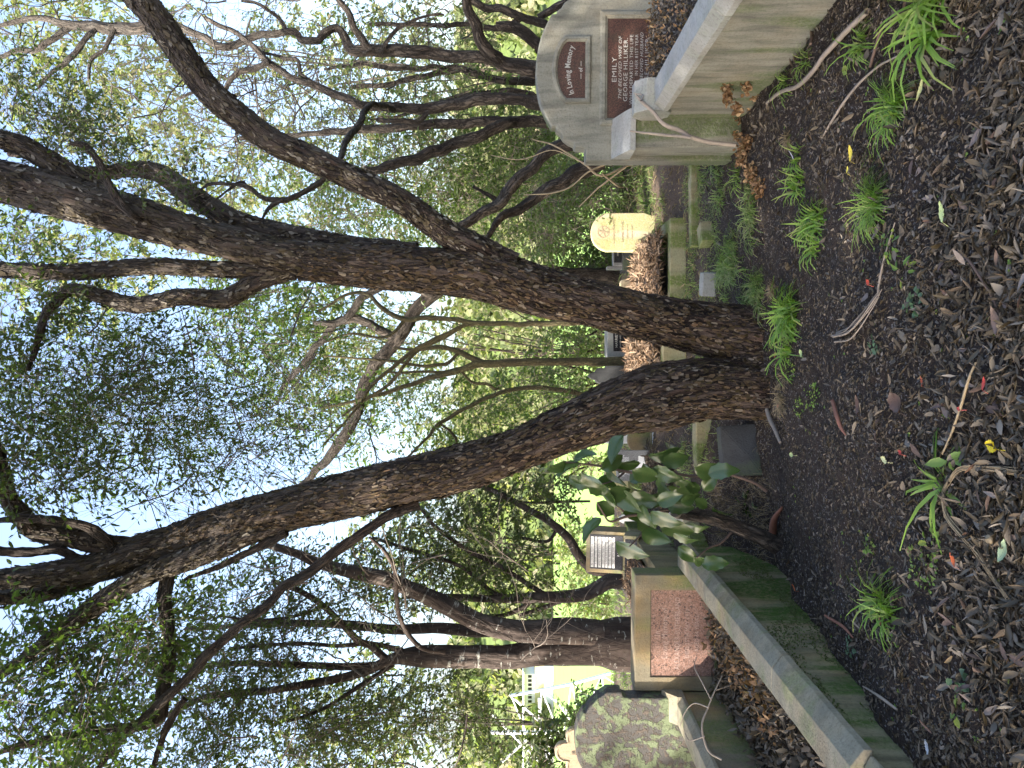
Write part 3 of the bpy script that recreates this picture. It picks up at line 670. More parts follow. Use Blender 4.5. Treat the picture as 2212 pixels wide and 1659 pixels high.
from_bm('slab', prism_bm(mirror(bh), 0, .08, .006, .004, 64), M['dark_stone'], bk)
frame_ring('border_line', scaled(mirror(bh), 0, 0, -.018, -.018), scaled(mirror(bh), 0, 0, -.026, -.026), M['dark_stone'], bk, -.004, .001)

ds = empty('fallen_stone', at(1637, 972, 5.35, 0), 'dark wedge shaped granite block at the foot of the leaning trunk', 'stone', .15)
ds.location.z = tz(ds.location.x, ds.location.y) - .03
bm = bmesh.new(); bb = [(-.19, -.1, 0), (.19, -.1, 0), (.19, .12, 0), (-.19, .12, 0), (-.19, .0, .25), (.18, .0, .27), (.18, .12, .27), (-.19, .12, .25), (-.05, -.1, .10)]
V_ = [bm.verts.new(v) for v in bb]
for f in ((0, 1, 8), (0, 8, 4), (8, 1, 5), (8, 5, 4), (4, 5, 6, 7), (1, 2, 6, 5), (0, 4, 7, 3), (3, 7, 6, 2), (0, 3, 2, 1)): bm.faces.new([V_[q] for q in f])
bmesh.ops.recalc_face_normals(bm, faces=bm.faces[:]); bmesh.ops.bevel(bm, geom=bm.edges[:], offset=.006, segments=2, affect='EDGES')
from_bm('block', bm, M['dark_stone'], ds)
def loose_block(x, y, d, sx_, sy_, sz_, mat, label, yaw=0, name='kerb_stone', seed=1, cat='stone', z=None):
    p = at(x, y, d); zz = tz(p[0], p[1]) if z is None else z
    o = from_bm(name, box_bm(-sx_ / 2, sx_ / 2, -sy_ / 2, sy_ / 2, -.08, sz_, .012, .02, seed), mat, label=label, cat=cat)
    o.location = (p[0], p[1], zz); o.rotation_euler = (0, 0, yaw); return o
loose_block(1547, 957, 6.15, .42, .14, .07, M['conc_moss'], 'long mossy kerb stone lying just behind the dark wedge block', .1, seed=71)
loose_block(1550, 614, 6.0, .20, .12, .12, M['conc_cap'], 'short grey concrete block standing in the grass behind the right trunk', -.2, seed=72)
loose_block(1556, 507, 6.1, .2, .13, .10, M['conc_moss'], 'mossy concrete block half sunk in the grass strip', .4, seed=73)
loose_block(1537, 440, 6.5, .8, .1, .06, M['conc_moss'], 'long overgrown kerb stone hidden in the grass strip', .02, seed=74)
loose_block(1478, 1150, 6.1, .28, .14, .10, M['conc_moss'], 'broken mossy kerb piece behind the cut sapling stump', .5, seed=75)
loose_block(1452, 1122, 6.5, .16, .12, .12, M['conc_cap'], 'small pale concrete chunk behind the glossy leaved shrub', .2, seed=76)

pt = empty('headstone', at(1445, 1001, 7.7, 0), 'grey granite soldier headstone with a large pale cross', 'headstone', .05)
pt.location.z = -.13
from_bm('slab', prism_bm([(-.19, 0), (.14, 0), (.14, .55), (-.02, .575), (-.19, .55)], 0, .08, .005), M['granite_grey'], pt)
cr = [(-.025, .13), (.025, .13), (.025, .24), (.06, .27), (.10, .27), (.10, .33), (.06, .33), (.025, .36), (.025, .43), (-.025, .43), (-.025, .36), (-.06, .33), (-.10, .33), (-.10, .27), (-.06, .27), (-.025, .24)]
from_bm('carved_cross', prism_bm([(x - .02, z) for x, z in cr], -.004, .0, 0), M['white'], pt)
for body, z, sz in [("44161  L/CO", .525, .04), ("F.O.PATERSON", .495, .038), ("RIFLE BRIGADE", .468, .03), ("DIED 4-12-1919.", .442, .03), ("AGED 33.", .085, .03)]:
    text(body, -.025, z, sz, M['white'], pt, sx=.85, bold=.001)
p2_ = empty('headstone', at(1425, 950, 8.0, 0), 'brown round topped headstone over two white lettered marble plates', 'headstone', .05)
p2_.location.z = -.1
from_bm('slab', prism_bm([(-.13, .12), (.12, .12), (.12, .30)] + arc(0, .30, .125, 10, 170, 9, .07) + [(-.13, .30)], 0, .08, .006), M['conc_left'], p2_)
from_bm('base', box_bm(-.16, .15, -.02, .14, -.1, .12, .006), M['conc_moss'], p2_)
from_bm('marble_plate', box_bm(-.155, -.01, -.03, -.021, -.02, .10, .002), M['white'], p2_)
from_bm('marble_plate', box_bm(-.004, .145, -.03, -.021, -.02, .10, .002), M['white'], p2_)
text("In Mem of", -.08, .08, .028, M['letter_dark'], p2_, y=-.032, sx=.8); text("PATERSON", -.08, .05, .03, M['letter_dark'], p2_, y=-.032, sx=.75)
text("In", .07, .08, .028, M['letter_dark'], p2_, y=-.032); text("TREFR", .07, .05, .03, M['letter_dark'], p2_, y=-.032, sx=.8)
wh = from_bm('headstone', prism_bm([(-.2, 0), (.2, 0), (.2, .35)] + arc(0, .35, .2, 10, 170, 9, .1) + [(-.2, .35)], 0, .08, .006), M['white'], label='plain white marble headstone behind the brown round topped one', cat='headstone')
wh.location = at(1400, 925, 9.2, .05)
cr2 = empty('headstone', at(1400, 1030, 9.0, 0), 'cream half round headstone rising behind the grey cross stone', 'headstone', .03)
cr2.location.z = -.1
from_bm('slab', prism_bm([(-.20, .2), (.20, .2), (.20, .33)] + arc(0, .33, .20, 8, 172, 12, .18) + [(-.20, .33)], 0, .1, .008, .004, 81), M['cream'], cr2)
from_bm('base', box_bm(-.26, .2, -.03, .16, -.2, .215, .01), M['conc_left'], cr2)
wm = from_bm('grave_marker', prism_bm([(-.05, 0), (.05, 0), (.05, .22), (.02, .26), (-.02, .26), (-.05, .22)], 0, .05, .004), M['white'], label='small white marker glimpsed through the shrub leaves', cat='grave marker')
wm.location = at(1425, 1122, 8.6, .02)
# desk shaped stone with text on strips
dk = empty('headstone', at(1357, 1197, 7.35, 0), 'sloping black desk headstone with white lettering in a concrete frame', 'headstone', -.10)
dk.location.z = .30
def tilt(bm, ang, piv):
    bmesh.ops.rotate(bm, cent=piv, matrix=Matrix.Rotation(ang, 3, 'X'), verts=bm.verts); return bm
from_bm('wedge', tilt(box_bm(-.215, .23, 0, .2, .09, .50, .008, .006, 85), -.18, (0, 0, .1)), M['conc_left'], dk)
from_bm('plaque', tilt(box_bm(-.175, .19, -.006, .0, .12, .46, .001), -.18, (0, 0, .1)), M['granite_black'], dk)
def dtext(body, z, sz, sx=.8, dark=True):
    if dark:
        bm = tilt(prism_bm(rect(-.155, .17, z - sz * .42, z + sz * .42), -.0085, -.006, 0), -.18, (0, 0, .1)); from_bm('letter_strip', bm, M['white'], dk)
    t = text(body, .007, z, sz * .95, M['letter_dark'] if dark else M['white'], dk, sx=sx, extr=.0006)
    dy, dz = -.0095, z - .1; c, s_ = math.cos(-.18), math.sin(-.18)
    t.location = (.007, dy * c - dz * s_, .1 + dy * s_ + dz * c); t.rotation_euler = (PI / 2 - .18, 0, 0)
for body, z, sz, sx in [("IN LOVING MEMORY OF", .435, .034, .78), ("A DEAR LOVED HUSBAND", .397, .028, .78), ("JAMES HENRY FARNAN", .358, .036, .8), ("DIED 14TH MARCH 1973", .320, .03, .75), ("A DEAR WIFE & MOTHER", .288, .028, .75), ("ETHEL MAY FARNAN", .252, .034, .85), ("DIED 18TH JUNE 1992", .216, .03, .8)]:
    dtext(body, z, sz, sx)
dtext("R.I.P.", .165, .032, 1.0, False)
from_bm('base_slab', tilt(box_bm(-.225, .24, -.16, -.0, -.06, .09, .006), -.3, (0, 0, 0)), M['conc_leftcap'], dk)
from_bm('base_plaque', tilt(box_bm(-.19, .2, -.166, -.16, -.045, .075, .001), -.3, (0, 0, 0)), M['granite_black'], dk)
from_bm('step', box_bm(-.36, -.20, .0, .25, -.1, .06, .01), M['conc_leftcap'], dk)
# ------------------------------------------------------------------ trees
def limb(name, rows, d0, d1, mat, parent, hi=False, lump=.1, seed=1, wob=0.0, flare=0.0, step=None, label=None, w0=None):
    pts = px_path(rows, d0, d1) if not isinstance(rows[0], tuple) or len(rows[0]) == 3 else rows
    if hi: pts = [(*p[:3], p[3] * .95) for p in pts]
    rm = max(p[3] for p in pts)
    if hi: st, sd = .0125, int(max(24, min(150, 2 * PI * rm / .0125)))
    else: st, sd = max(.02, min(.06, rm * .7)), int(max(6, min(40, 2 * PI * rm / .02)))
    m = MB(); res = tube(m, pts, step or st, sd, lump, seed, wob, flare)
    o = m.obj(name, mat, parent, attr=True)
    if hi:
        fm = MB(); plates(fm, res, np.random.default_rng(seed), 1.0 if name == 'trunk' or name == 'root_collar' else .8)
        fo = bpy.data.objects.new('bark_scales', fm.mesh('bark_scales', M['flake'] if name != 'limb' else M['flake_grey'], False)); COL.objects.link(fo); fo['kind'] = 'stuff'
        fo.parent = o
    if label: o['label'] = label
    return o
BM = M['bark_main']; D0 = 5.25
base = G(1625, 790)
mt = empty('tree', base, 'large rough barked tree with two trunks leaning apart in a wide V', 'tree')
limb('trunk', [(1670, 838, 150), (1640, 846, 128), (1532, 842, 132), (1428, 858, 144), (1349, 876, 122), (1297, 898, 118), (1193, 940, 104), (1092, 980, 96), (959, 1020, 108), (839, 1048, 104), (755, 1068, 104), (618, 1100, 92), (480, 1138, 92), (377, 1172, 82)], 5.2, 5.3, BM, mt, True, .12, 2, flare=.0, label='trunk leaning towards the pink plaque grave')
limb('trunk', [(1660, 730, 160), (1606, 725, 140), (1531, 712, 122), (1463, 698, 112), (1384, 681, 107), (1306, 661, 106), (1247, 647, 104), (1193, 636, 108), (1121, 615, 112), (1033, 590, 112), (945, 583, 102), (842, 577, 100), (759, 572, 92), (650, 562, 84)], 5.35, 5.2, BM, mt, True, .12, 3, label='trunk leaning towards the arched headstone')
limb('root_collar', [(1690, 790, 190), (1640, 790, 170), (1590, 790, 130), (1545, 790, 60)], 5.35, 5.35, BM, mt, True, .15, 4)
limb('limb', [(377, 1172, 80), (300, 1192, 76), (213, 1224, 68), (100, 1240, 52), (0, 1251, 44), (-120, 1262, 36), (-300, 1270, 26)], 5.3, 4.9, BM, mt, True, .1, 5)
limb('limb', [(700, 1100, 40), (618, 1128, 44), (540, 1150, 48), (480, 1178, 50), (412, 1205, 50), (343, 1230, 48), (274, 1264, 46), (206, 1309, 44), (137, 1361, 34), (69, 1409, 24), (0, 1462, 16)], 5.28, 5.0, BM, mt, True, .12, 6)
limb('limb', [(230, 1235, 30), (150, 1266, 34), (80, 1284, 34), (0, 1292, 32), (-120, 1310, 26)], 5.3, 5.2, BM, mt, True, .1, 7)
limb('limb', [(290, 1182, 40), (223, 1176, 44), (137, 1158, 44), (75, 1145, 42), (45, 1110, 38), (20, 1080, 32), (5, 1020, 26), (-10, 960, 20), (-60, 900, 14)], 5.25, 5.0, BM, mt, True, .1, 8)
limb('limb', [(190, 1222, 16), (171, 1210, 20), (127, 1189, 20), (62, 1193, 19), (0, 1189, 18), (-80, 1170, 14)], 5.2, 5.0, BM, mt, False, .1, 9)
limb('limb', [(245, 1176, 10), (223, 1160, 22), (190, 1140, 20), (140, 1128, 18), (60, 1120, 16), (10, 1124, 12), (-60, 1130, 10)], 5.15, 5.0, BM, mt, False, .1, 10)
limb('limb', [(372, 1225, 26), (364, 1245, 27), (357, 1296, 27), (364, 1364, 25), (366, 1433, 24), (353, 1495, 24), (343, 1553, 26), (300, 1572, 20), (245, 1574, 17), (137, 1592, 15), (40, 1612, 12), (-40, 1640, 8)], 5.2, 4.9, BM, mt, False, .12, 11, .006)
limb('limb', [(905, 1085, 28), (856, 1105, 22), (805, 1137, 20), (736, 1182, 19), (669, 1237, 20), (618, 1266, 19), (583, 1302, 21), (515, 1354, 20), (446, 1416, 21), (412, 1457, 19), (360, 1508, 20), (319, 1546, 16), (260, 1600, 12), (200, 1680, 9)], 5.25, 4.8, BM, mt, False, .12, 12, .006)
limb('limb', [(400, 1510, 14), (372, 1545, 15), (350, 1600, 13), (330, 1660, 11), (300, 1720, 8)], 4.9, 4.8, BM, mt, False, .12, 13, .006)
limb('limb', [(620, 1150, 18), (566, 1179, 16), (480, 1220, 13), (429, 1241, 9), (400, 1252, 5)], 5.2, 5.2, BM, mt, False, .1, 14)
# right trunk's limbs
limb('limb', [(1110, 575, 60), (1056, 552, 66), (1033, 540, 64), (974, 510, 58), (944, 490, 56), (856, 430, 54), (768, 388, 52), (686, 350, 54), (583, 303, 54), (515, 252, 56), (446, 190, 56), (394, 118, 58), (343, 48, 60), (302, 0, 58), (230, -70, 50), (120, -160, 36)], 5.25, 4.9, BM, mt, True, .1, 15)
limb('limb', [(700, 560, 70), (600, 552, 72), (515, 530, 74), (440, 512, 76), (377, 494, 80), (290, 468, 88), (206, 446, 92), (110, 418, 92), (0, 392, 88), (-120, 360, 70), (-300, 330, 50)], 5.2, 5.0, BM, mt, True, .12, 16)
limb('limb', [(240, 425, 44), (171, 388, 46), (103, 345, 46), (50, 315, 44), (0, 300, 42), (-90, 270, 34)], 5.15, 5.0, BM, mt, True, .1, 17)
limb('limb', [(900, 548, 50), (820, 540, 50), (759, 534, 50), (690, 522, 50), (617, 508, 50), (515, 480, 46), (446, 443, 46), (412, 421, 46), (377, 395, 44), (340, 372, 38), (290, 366, 32), (206, 374, 28), (150, 366, 22), (90, 340, 16), (20, 330, 12)], 5.35, 5.7, BM, mt, True, .1, 18)
limb('limb', [(640, 590, 30), (549, 585, 34), (412, 580, 34), (309, 577, 34), (171, 588, 35), (103, 588, 33), (0, 583, 32), (-120, 570, 24)], 5.2, 5.0, BM, mt, True, .1, 19)
limb('limb', [(620, 590, 34), (566, 604, 36), (515, 631, 37), (480, 646, 37), (394, 642, 35), (292, 659, 34), (223, 642, 32), (154, 626, 26), (125, 650, 18), (103, 672, 15), (86, 714, 13), (75, 762, 10), (60, 800, 6)], 5.2, 5.0, BM, mt, True, .1, 20)
limb('limb', [(300, 470, 14), (285, 463, 17), (247, 419, 16), (213, 350, 15), (185, 316, 13), (151, 309, 8)], 4.95, 4.8, BM, mt, False, .1, 21)
limb('limb', [(700, 385, 10), (690, 395, 12), (652, 419, 12), (611, 432, 12), (566, 429, 10), (535, 405, 9), (490, 398, 8), (450, 400, 6), (420, 420, 3)], 5.0, 4.9, M['bark_bg'], mt, False, .1, 22, .008)
limb('limb', [(611, 432, 8), (580, 450, 7), (560, 480, 5), (530, 478, 3)], 4.95, 4.9, M['bark_bg'], mt, False, .1, 23)
limb('limb', [(535, 405, 7), (520, 392, 6), (480, 420, 5), (445, 445, 3)], 4.95, 4.9, M['bark_bg'], mt, False, .1, 24)

LIT = [((-1.98, 5.66, .33), .64), ((-2.85, 5.6, .12), .34), ((1.75, 8.2, .35), .75), ((1.1, 7.9, .1), .8), ((.3, 7.8, .15), .6), ((-4.66, 9, .8), .7), ((-1.85, 7.35, .62), .42),
       (tuple(P(800, 1035, 5.1)), .22), (tuple(P(130, 1150, 5.1)), .2), (tuple(P(500, 478, 5.4)), .32), (tuple(P(60, 590, 5.0)), .35), (tuple(P(1320, 782, 8.9)), .3), ((-1.5, 9.0, .5), .5), (tuple(P(300, 1330, 5.0)), .5), (tuple(P(1180, 1290, 8.6)), .3), (tuple(P(860, 1240, 8)), .3)]
def keep_shade(X, f=1.0):  # shapes foliage for the light: leaves on sun rays to LIT spots are dropped
    k = np.ones(len(X), bool)
    for T, r in LIT:
        v = X - np.array(T); t = v @ SUN_TO; a = v - t[:, None] * SUN_TO; k &= (np.linalg.norm(a, axis=1) > r * f) | (t < .2)
    return k
def keep_sun(X): return keep_shade(X, .62)
def fol(parent, specs, mat, name='foliage', seed=1, keep=True, tw='twig', per=9, boost=1.35):
    "specs: (x, y, depth, half height px, half width px, half depth m, number of twigs, leaf length)"
    rng = np.random.default_rng(seed); lm = MB(); tm = MB()
    for x, y, d, rx, ry, rd, n, ll in specs:
        n = int(n * boost)
        c = P(x, y, d); clump(lm, tm, c, (ry / FOC * d, rd, rx / FOC * d), n, ll, rng, keep=keep_sun if keep and d < 8.5 else None, per=per)
    a = lm.obj(name, mat, parent, smooth=False, kind='stuff')
    b = tm.obj('twigs', M[tw], parent, smooth=False, kind='stuff')
def bare(parent, starts, seed=1, mat='twig', name='bare_twigs', gn=.35):
    "starts: (x, y, d, dx, dy, dd, length, radius, levels)"
    rng = np.random.default_rng(seed); m = MB()
    for x, y, d, dx, dy, dd, L, r, lv in starts:
        a = P(x, y, d); b = P(x + dx, y + dy, d + dd); twigs(m, a, b - a, L, r, lv, rng, gn=gn)
    m.obj(name, M[mat], parent, attr=False, kind='stuff')
fol(mt, [(60, 760, 5.2, 150, 170, .9, 75, .045), (200, 820, 5.3, 170, 190, .9, 75, .045), (60, 980, 5.1, 130, 140, .8, 70, .045), (300, 930, 5.4, 130, 130, .7, 60, .05), (420, 1010, 5.5, 90, 90, .6, 20, .05),
         (120, 1040, 5.1, 100, 70, .5, 40, .05), (150, 270, 5.3, 110, 90, .6, 85, .036), (90, 220, 5.3, 90, 80, .6, 60, .036), (230, 330, 5.4, 90, 70, .5, 45, .036), (330, 400, 5.0, 90, 50, .4, 28, .036), (60, 520, 5.2, 60, 60, .4, 26, .04), (100, 650, 5.0, 80, 60, .4, 30, .05),
         (420, 390, 5.3, 70, 50, .3, 14, .04), (300, 790, 5.5, 120, 130, .6, 60, .05), (30, 870, 5.0, 80, 180, .6, 80, .05)], M['leaf_dark'], seed=5, boost=1.4)
fol(mt, [(130, 1400, 5.0, 130, 100, .6, 130, .055), (60, 1550, 4.9, 90, 120, .6, 130, .055), (240, 1480, 5.0, 90, 110, .6, 85, .055), (330, 1380, 5.1, 80, 100, .6, 70, .055), (200, 1620, 4.8, 120, 70, .6, 90, .055), (430, 1330, 5.3, 70, 90, .5, 26, .05)], M['leaf_mid'], 'foliage', seed=6, boost=1.7)
rb = np.random.default_rng(3)
bare(mt, [(rb.uniform(60, 700), rb.uniform(640, 1050), 5.6, rb.uniform(-60, 60), rb.uniform(-60, 60), rb.uniform(-.2, .2), rb.uniform(.5, 1.1), rb.uniform(.003, .008), 2) for _ in range(34)], 7, gn=.16)

fol(mt, [(330, 840, 6.6, 330, 210, .9, 300, .04), (560, 860, 6.8, 200, 180, .9, 120, .045), (180, 560, 6.6, 200, 120, .6, 90, .045), (500, 960, 6.6, 200, 90, .6, 60, .045), (250, 900, 7.2, 260, 200, .9, 160, .05)], M['leaf_mid'], seed=8)
bare(mt, [(rb.uniform(60, 800), rb.uniform(620, 1080), 6.4, rb.uniform(-60, 60), rb.uniform(-60, 60), rb.uniform(-.2, .2), rb.uniform(.5, 1.3), rb.uniform(.003, .007), 3) for _ in range(40)], 9, gn=.18)
# dark trees groups behind the arched headstone: several crooked dark trees
BB = M['bark_bg']
def tree(label, pxy, d, limbs_, mat=BB, group=None, wob=.02, name='tree'):
    p = at(pxy[0], pxy[1], d); t = empty(name, (p[0], p[1], tz(p[0], p[1])), label, 'tree', group=group)
    for k, (rows, da, db) in enumerate(limbs_):
        r0 = rows[0]
        if k == 0:
            g = at(r0[0], r0[1], da); gz = tz(g[0], g[1]); xg = 1106 - ((gz - .1 - EYE[2]) / da - math.tan(TILT) * 1.0) * FOC
            if xg > r0[0] + 8: rows = [(xg, r0[1] + (xg - r0[0]) * .04, r0[2] * 1.25)] + rows
        limb('trunk' if k == 0 else 'limb', rows, da, db, mat, t, False, .2, k + int(pxy[1]), wob)
    return t
t1 = tree('crooked dark tree with many writhing limbs behind the arched headstone', (1153, 150), 8.6, [
    ([(1153, 150, 34), (1062, 124, 27), (974, 118, 26), (900, 112, 25), (827, 109, 24), (762, 113, 22), (747, 88, 19), (727, 59, 17), (695, 79, 17), (686, 89, 16), (650, 84, 16), (635, 69, 15), (566, 76, 15), (480, 103, 17), (412, 65, 15), (343, 51, 13)], 8.6, 8.2),
    ([(1080, 128, 26), (1053, 109, 26), (1027, 59, 25), (1009, 18, 22), (998, -30, 20), (900, -120, 14)], 8.5, 8.0),
    ([(800, 108, 12), (792, 103, 15), (768, 68, 15), (751, 26, 13), (733, 0, 12), (700, -40, 9)], 8.4, 8.2),
    ([(820, 110, 10), (850, 70, 8), (900, 40, 6), (960, 30, 4)], 8.4, 8.2),
    ([(360, 60, 15), (343, 51, 20), (270, 62, 24), (206, 58, 22), (137, 55, 17), (100, 40, 12), (51, 45, 10), (0, 58, 8)], 8.2, 8.0),
    ([(150, 54, 14), (120, 80, 13), (90, 103, 12), (40, 110, 10), (0, 125, 8)], 8.1, 8.0),
    ([(206, 60, 10), (180, 90, 12), (150, 130, 11), (110, 160, 8), (80, 190, 5)], 8.1, 7.9),
    ([(620, 69, 9), (600, 40, 8), (560, 10, 7), (520, 0, 6)], 8.3, 8.2),
    ([(250, 62, 10), (230, 100, 9), (200, 125, 8), (190, 170, 6)], 8.1, 8.0)])
t1b = tree('broken reddish brown stump limb rising beside the crooked dark tree', (1165, 97), 8.9, [
    ([(1185, 105, 26), (1165, 97, 24), (1121, 68, 23), (1090, 58, 20), (1071, 53, 10)], 8.9, 8.8)])
t1c = tree('dark leaning trunk nearest the edge above the arched headstone', (1190, 40), 9.3, [
    ([(1200, 62, 18), (1180, 55, 18), (1092, 24, 15), (1033, 9, 14), (980, -20, 12)], 9.3, 9.0), ([(1165, 40, 14), (1200, 15, 15), (1240, -5, 16)], 9.2, 9.0),
    ([(1130, 40, 12), (1080, 60, 12), (1000, 52, 10), (900, 56, 9), (800, 52, 7)], 9.2, 9.2)])
t2 = tree('black barked twisted tree leaning over the crown of the arched headstone', (1170, 218), 8.3, [
    ([(1170, 222, 30), (1121, 217, 24), (1033, 216, 25), (945, 235, 24), (890, 236, 21), (842, 233, 20), (792, 229, 18), (739, 212, 17), (680, 183, 15), (650, 174, 14), (583, 137, 15), (550, 105, 12), (515, 75, 10), (440, 40, 7)], 8.3, 8.0),
    ([(850, 235, 12), (827, 229, 13), (800, 232, 13), (777, 265, 13), (747, 309, 13), (724, 353, 11), (700, 365, 8)], 8.1, 6.0),
    ([(930, 245, 9), (900, 262, 11), (860, 265, 10), (815, 262, 9)], 8.1, 8.1),
    ([(680, 183, 9), (650, 160, 8), (640, 130, 7), (560, 115, 6)], 8.1, 8.1),
    ([(583, 137, 12), (520, 160, 12), (480, 200, 9), (440, 190, 7), (380, 215, 5)], 8.0, 8.0)])
t2b = tree('thin orange brown stem curving up between dark trunks', (1160, 206), 9.6, [
    ([(1165, 215, 15), (1156, 208, 13), (1100, 196, 12), (1062, 197, 12), (989, 209, 10), (945, 224, 8), (880, 245, 6), (800, 262, 5)], 9.6, 9.6)], M['bark_bg'])
t2c = tree('slim forked tree between the two twisted black ones', (1150, 170), 9.8, [
    ([(1165, 172, 20), (1092, 176, 14), (1018, 156, 13), (989, 147, 13), (915, 166, 11), (842, 182, 10), (760, 190, 8)], 9.8, 9.8), ([(989, 147, 9), (940, 145, 9), (860, 150, 9), (790, 140, 8), (700, 150, 6)], 9.8, 9.8)])
t3 = tree('straight dark tree standing left of the twisted ones behind the arched headstone', (1192, 265), 8.8, [
    ([(1200, 268, 26), (1121, 262, 24), (1003, 268, 21), (886, 273, 18), (768, 282, 16), (709, 285, 13), (640, 292, 10), (520, 300, 8)], 8.8, 8.8),
    ([(1110, 263, 22), (1092, 268, 24), (1033, 294, 24), (945, 326, 24), (886, 347, 22), (827, 362, 19), (790, 366, 10)], 8.7, 8.2)])
t5 = tree('mossy bent trunk leaning out from beside the shoulder of the arched headstone', (1283, 325), 7.2, [
    ([(1290, 318, 30), (1240, 312, 30), (1195, 326, 27), (1150, 362, 25), (1106, 403, 25), (1077, 441, 23), (1018, 470, 20), (960, 520, 16)], 7.2, 6.9),
    ([(1300, 350, 34), (1250, 376, 34), (1190, 405, 26), (1120, 455, 20), (1085, 470, 16), (1050, 520, 10)], 7.6, 7.4),
    ([(1077, 441, 12), (1060, 420, 9), (1020, 405, 7)], 7.1, 7.0)])
tn = tree('slender olive tree with moss at its foot beside the black headstone', (1365, 782), 8.9, [
    ([(1365, 783, 23), (1301, 782, 19), (1180, 782, 17), (1062, 785, 17), (1030, 786, 18), (1000, 798, 13), (944, 811, 11), (900, 826, 10), (827, 850, 9), (780, 862, 7), (700, 880, 5)], 8.9, 8.9),
    ([(1040, 783, 13), (1003, 765, 12), (975, 755, 11), (944, 750, 9), (900, 756, 7), (850, 750, 5)], 8.9, 8.9),
    ([(990, 762, 8), (965, 785, 8), (940, 790, 8), (915, 791, 7), (856, 782, 6), (783, 776, 5), (700, 770, 4)], 8.9, 8.9),
    ([(1010, 792, 7), (960, 803, 7), (900, 803, 6), (830, 806, 5)], 8.9, 8.9),
    ([(995, 800, 6), (1020, 825, 6), (1050, 828, 7), (1070, 840, 6), (1078, 838, 4)], 8.9, 8.9)], M['bark_slim'], wob=.01)
to = tree('thin pale tree forking low behind the right hand leaning trunk', (1230, 697), 8.2, [
    ([(1260, 695, 14), (1224, 697, 13), (1121, 700, 12), (1018, 697, 12), (974, 688, 11), (915, 685, 11), (874, 691, 11), (827, 667, 10), (792, 635, 8), (753, 635, 7), (689, 673, 5)], 8.2, 8.2),
    ([(1030, 700, 8), (997, 706, 9), (930, 738, 9), (900, 753, 9), (856, 788, 9), (803, 832, 8), (768, 885, 6), (700, 960, 4)], 8.2, 8.2),
    ([(1000, 704, 7), (960, 730, 8), (900, 760, 8), (840, 830, 8), (780, 870, 7), (740, 900, 5)], 8.4, 8.6),
    ([(874, 691, 8), (850, 720, 7), (820, 730, 6), (760, 720, 5), (700, 740, 4)], 8.2, 8.2)], M['bark_slim'], wob=.01)
tp = tree('large dark tree slanting across the sky between the two leaning trunks', (1000, 600), 10.5, [
    ([(1010, 590, 34), (939, 636, 30), (900, 670, 27), (856, 738, 26), (812, 788, 25), (783, 841, 24), (768, 900, 22), (724, 970, 20), (690, 1010, 16), (640, 1060, 12)], 10.5, 10.5),
    ([(860, 735, 18), (800, 700, 18), (740, 690, 17), (690, 740, 14), (640, 800, 12), (600, 850, 10)], 10.5, 10.5),
    ([(935, 640, 14), (850, 610, 14), (790, 640, 16), (740, 690, 14), (680, 700, 10)], 10.4, 10.4)], BB)
tq = tree('small grey tree bowing in a long arc left of the black headstone', (1285, 862), 9.6, [
    ([(1300, 870, 11), (1262, 852, 11), (1165, 838, 10), (1092, 844, 9), (1003, 882, 9), (944, 920, 8), (924, 944, 6), (880, 990, 4)], 9.6, 9.6), ([(952, 915, 5), (975, 935, 6), (985, 960, 5), (960, 990, 4)], 9.6, 9.6)], M['bark_slim'], wob=.01)
SM = M['bark_smooth']
t7 = tree('thick grey lichened tree with two stems behind the pink plaque headstone', (1368, 1388), 8.2, [
    ([(1368, 1390, 100), (1302, 1390, 94), (1240, 1400, 72), (1165, 1408, 62), (1096, 1418, 52), (959, 1418, 46), (908, 1417, 42), (870, 1418, 30), (839, 1426, 22), (788, 1450, 18), (719, 1468, 17), (650, 1480, 16), (583, 1491, 15), (480, 1501, 14), (429, 1512, 12), (360, 1545, 9)], 8.2, 7.8),
    ([(1300, 1372, 60), (1217, 1368, 56), (1131, 1366, 50), (1080, 1358, 44), (1028, 1343, 40), (959, 1305, 38), (891, 1274, 34), (822, 1247, 32), (736, 1230, 26), (678, 1213, 22), (640, 1196, 18), (560, 1170, 14)], 8.1, 7.8),
    ([(1075, 1362, 24), (1028, 1364, 24), (942, 1357, 23), (856, 1360, 20), (753, 1350, 18), (650, 1346, 15), (540, 1350, 12), (400, 1360, 8)], 8.3, 8.4),
    ([(870, 1420, 16), (839, 1425, 16), (800, 1395, 14), (771, 1381, 14), (702, 1312, 13), (650, 1278, 12), (590, 1255, 9)], 8.0, 7.8),
    ([(830, 1432, 10), (755, 1440, 15), (652, 1436, 14), (515, 1433, 12), (400, 1440, 9)], 8.1, 8.1),
    ([(960, 1408, 12), (908, 1398, 10), (867, 1343, 10), (856, 1285, 10), (853, 1237, 9), (830, 1190, 8), (798, 1161, 6)], 7.6, 6.6),
    ([(850, 1435, 10), (780, 1480, 9), (700, 1530, 8), (620, 1560, 6)], 8.0, 7.8),
    ([(700, 1310, 8), (640, 1330, 8), (560, 1340, 7), (470, 1330, 5)], 7.9, 7.8),
    ([(870, 1405, 12), (800, 1390, 10), (730, 1395, 9), (640, 1390, 8), (500, 1400, 6)], 8.0, 8.0)], SM, wob=.0)
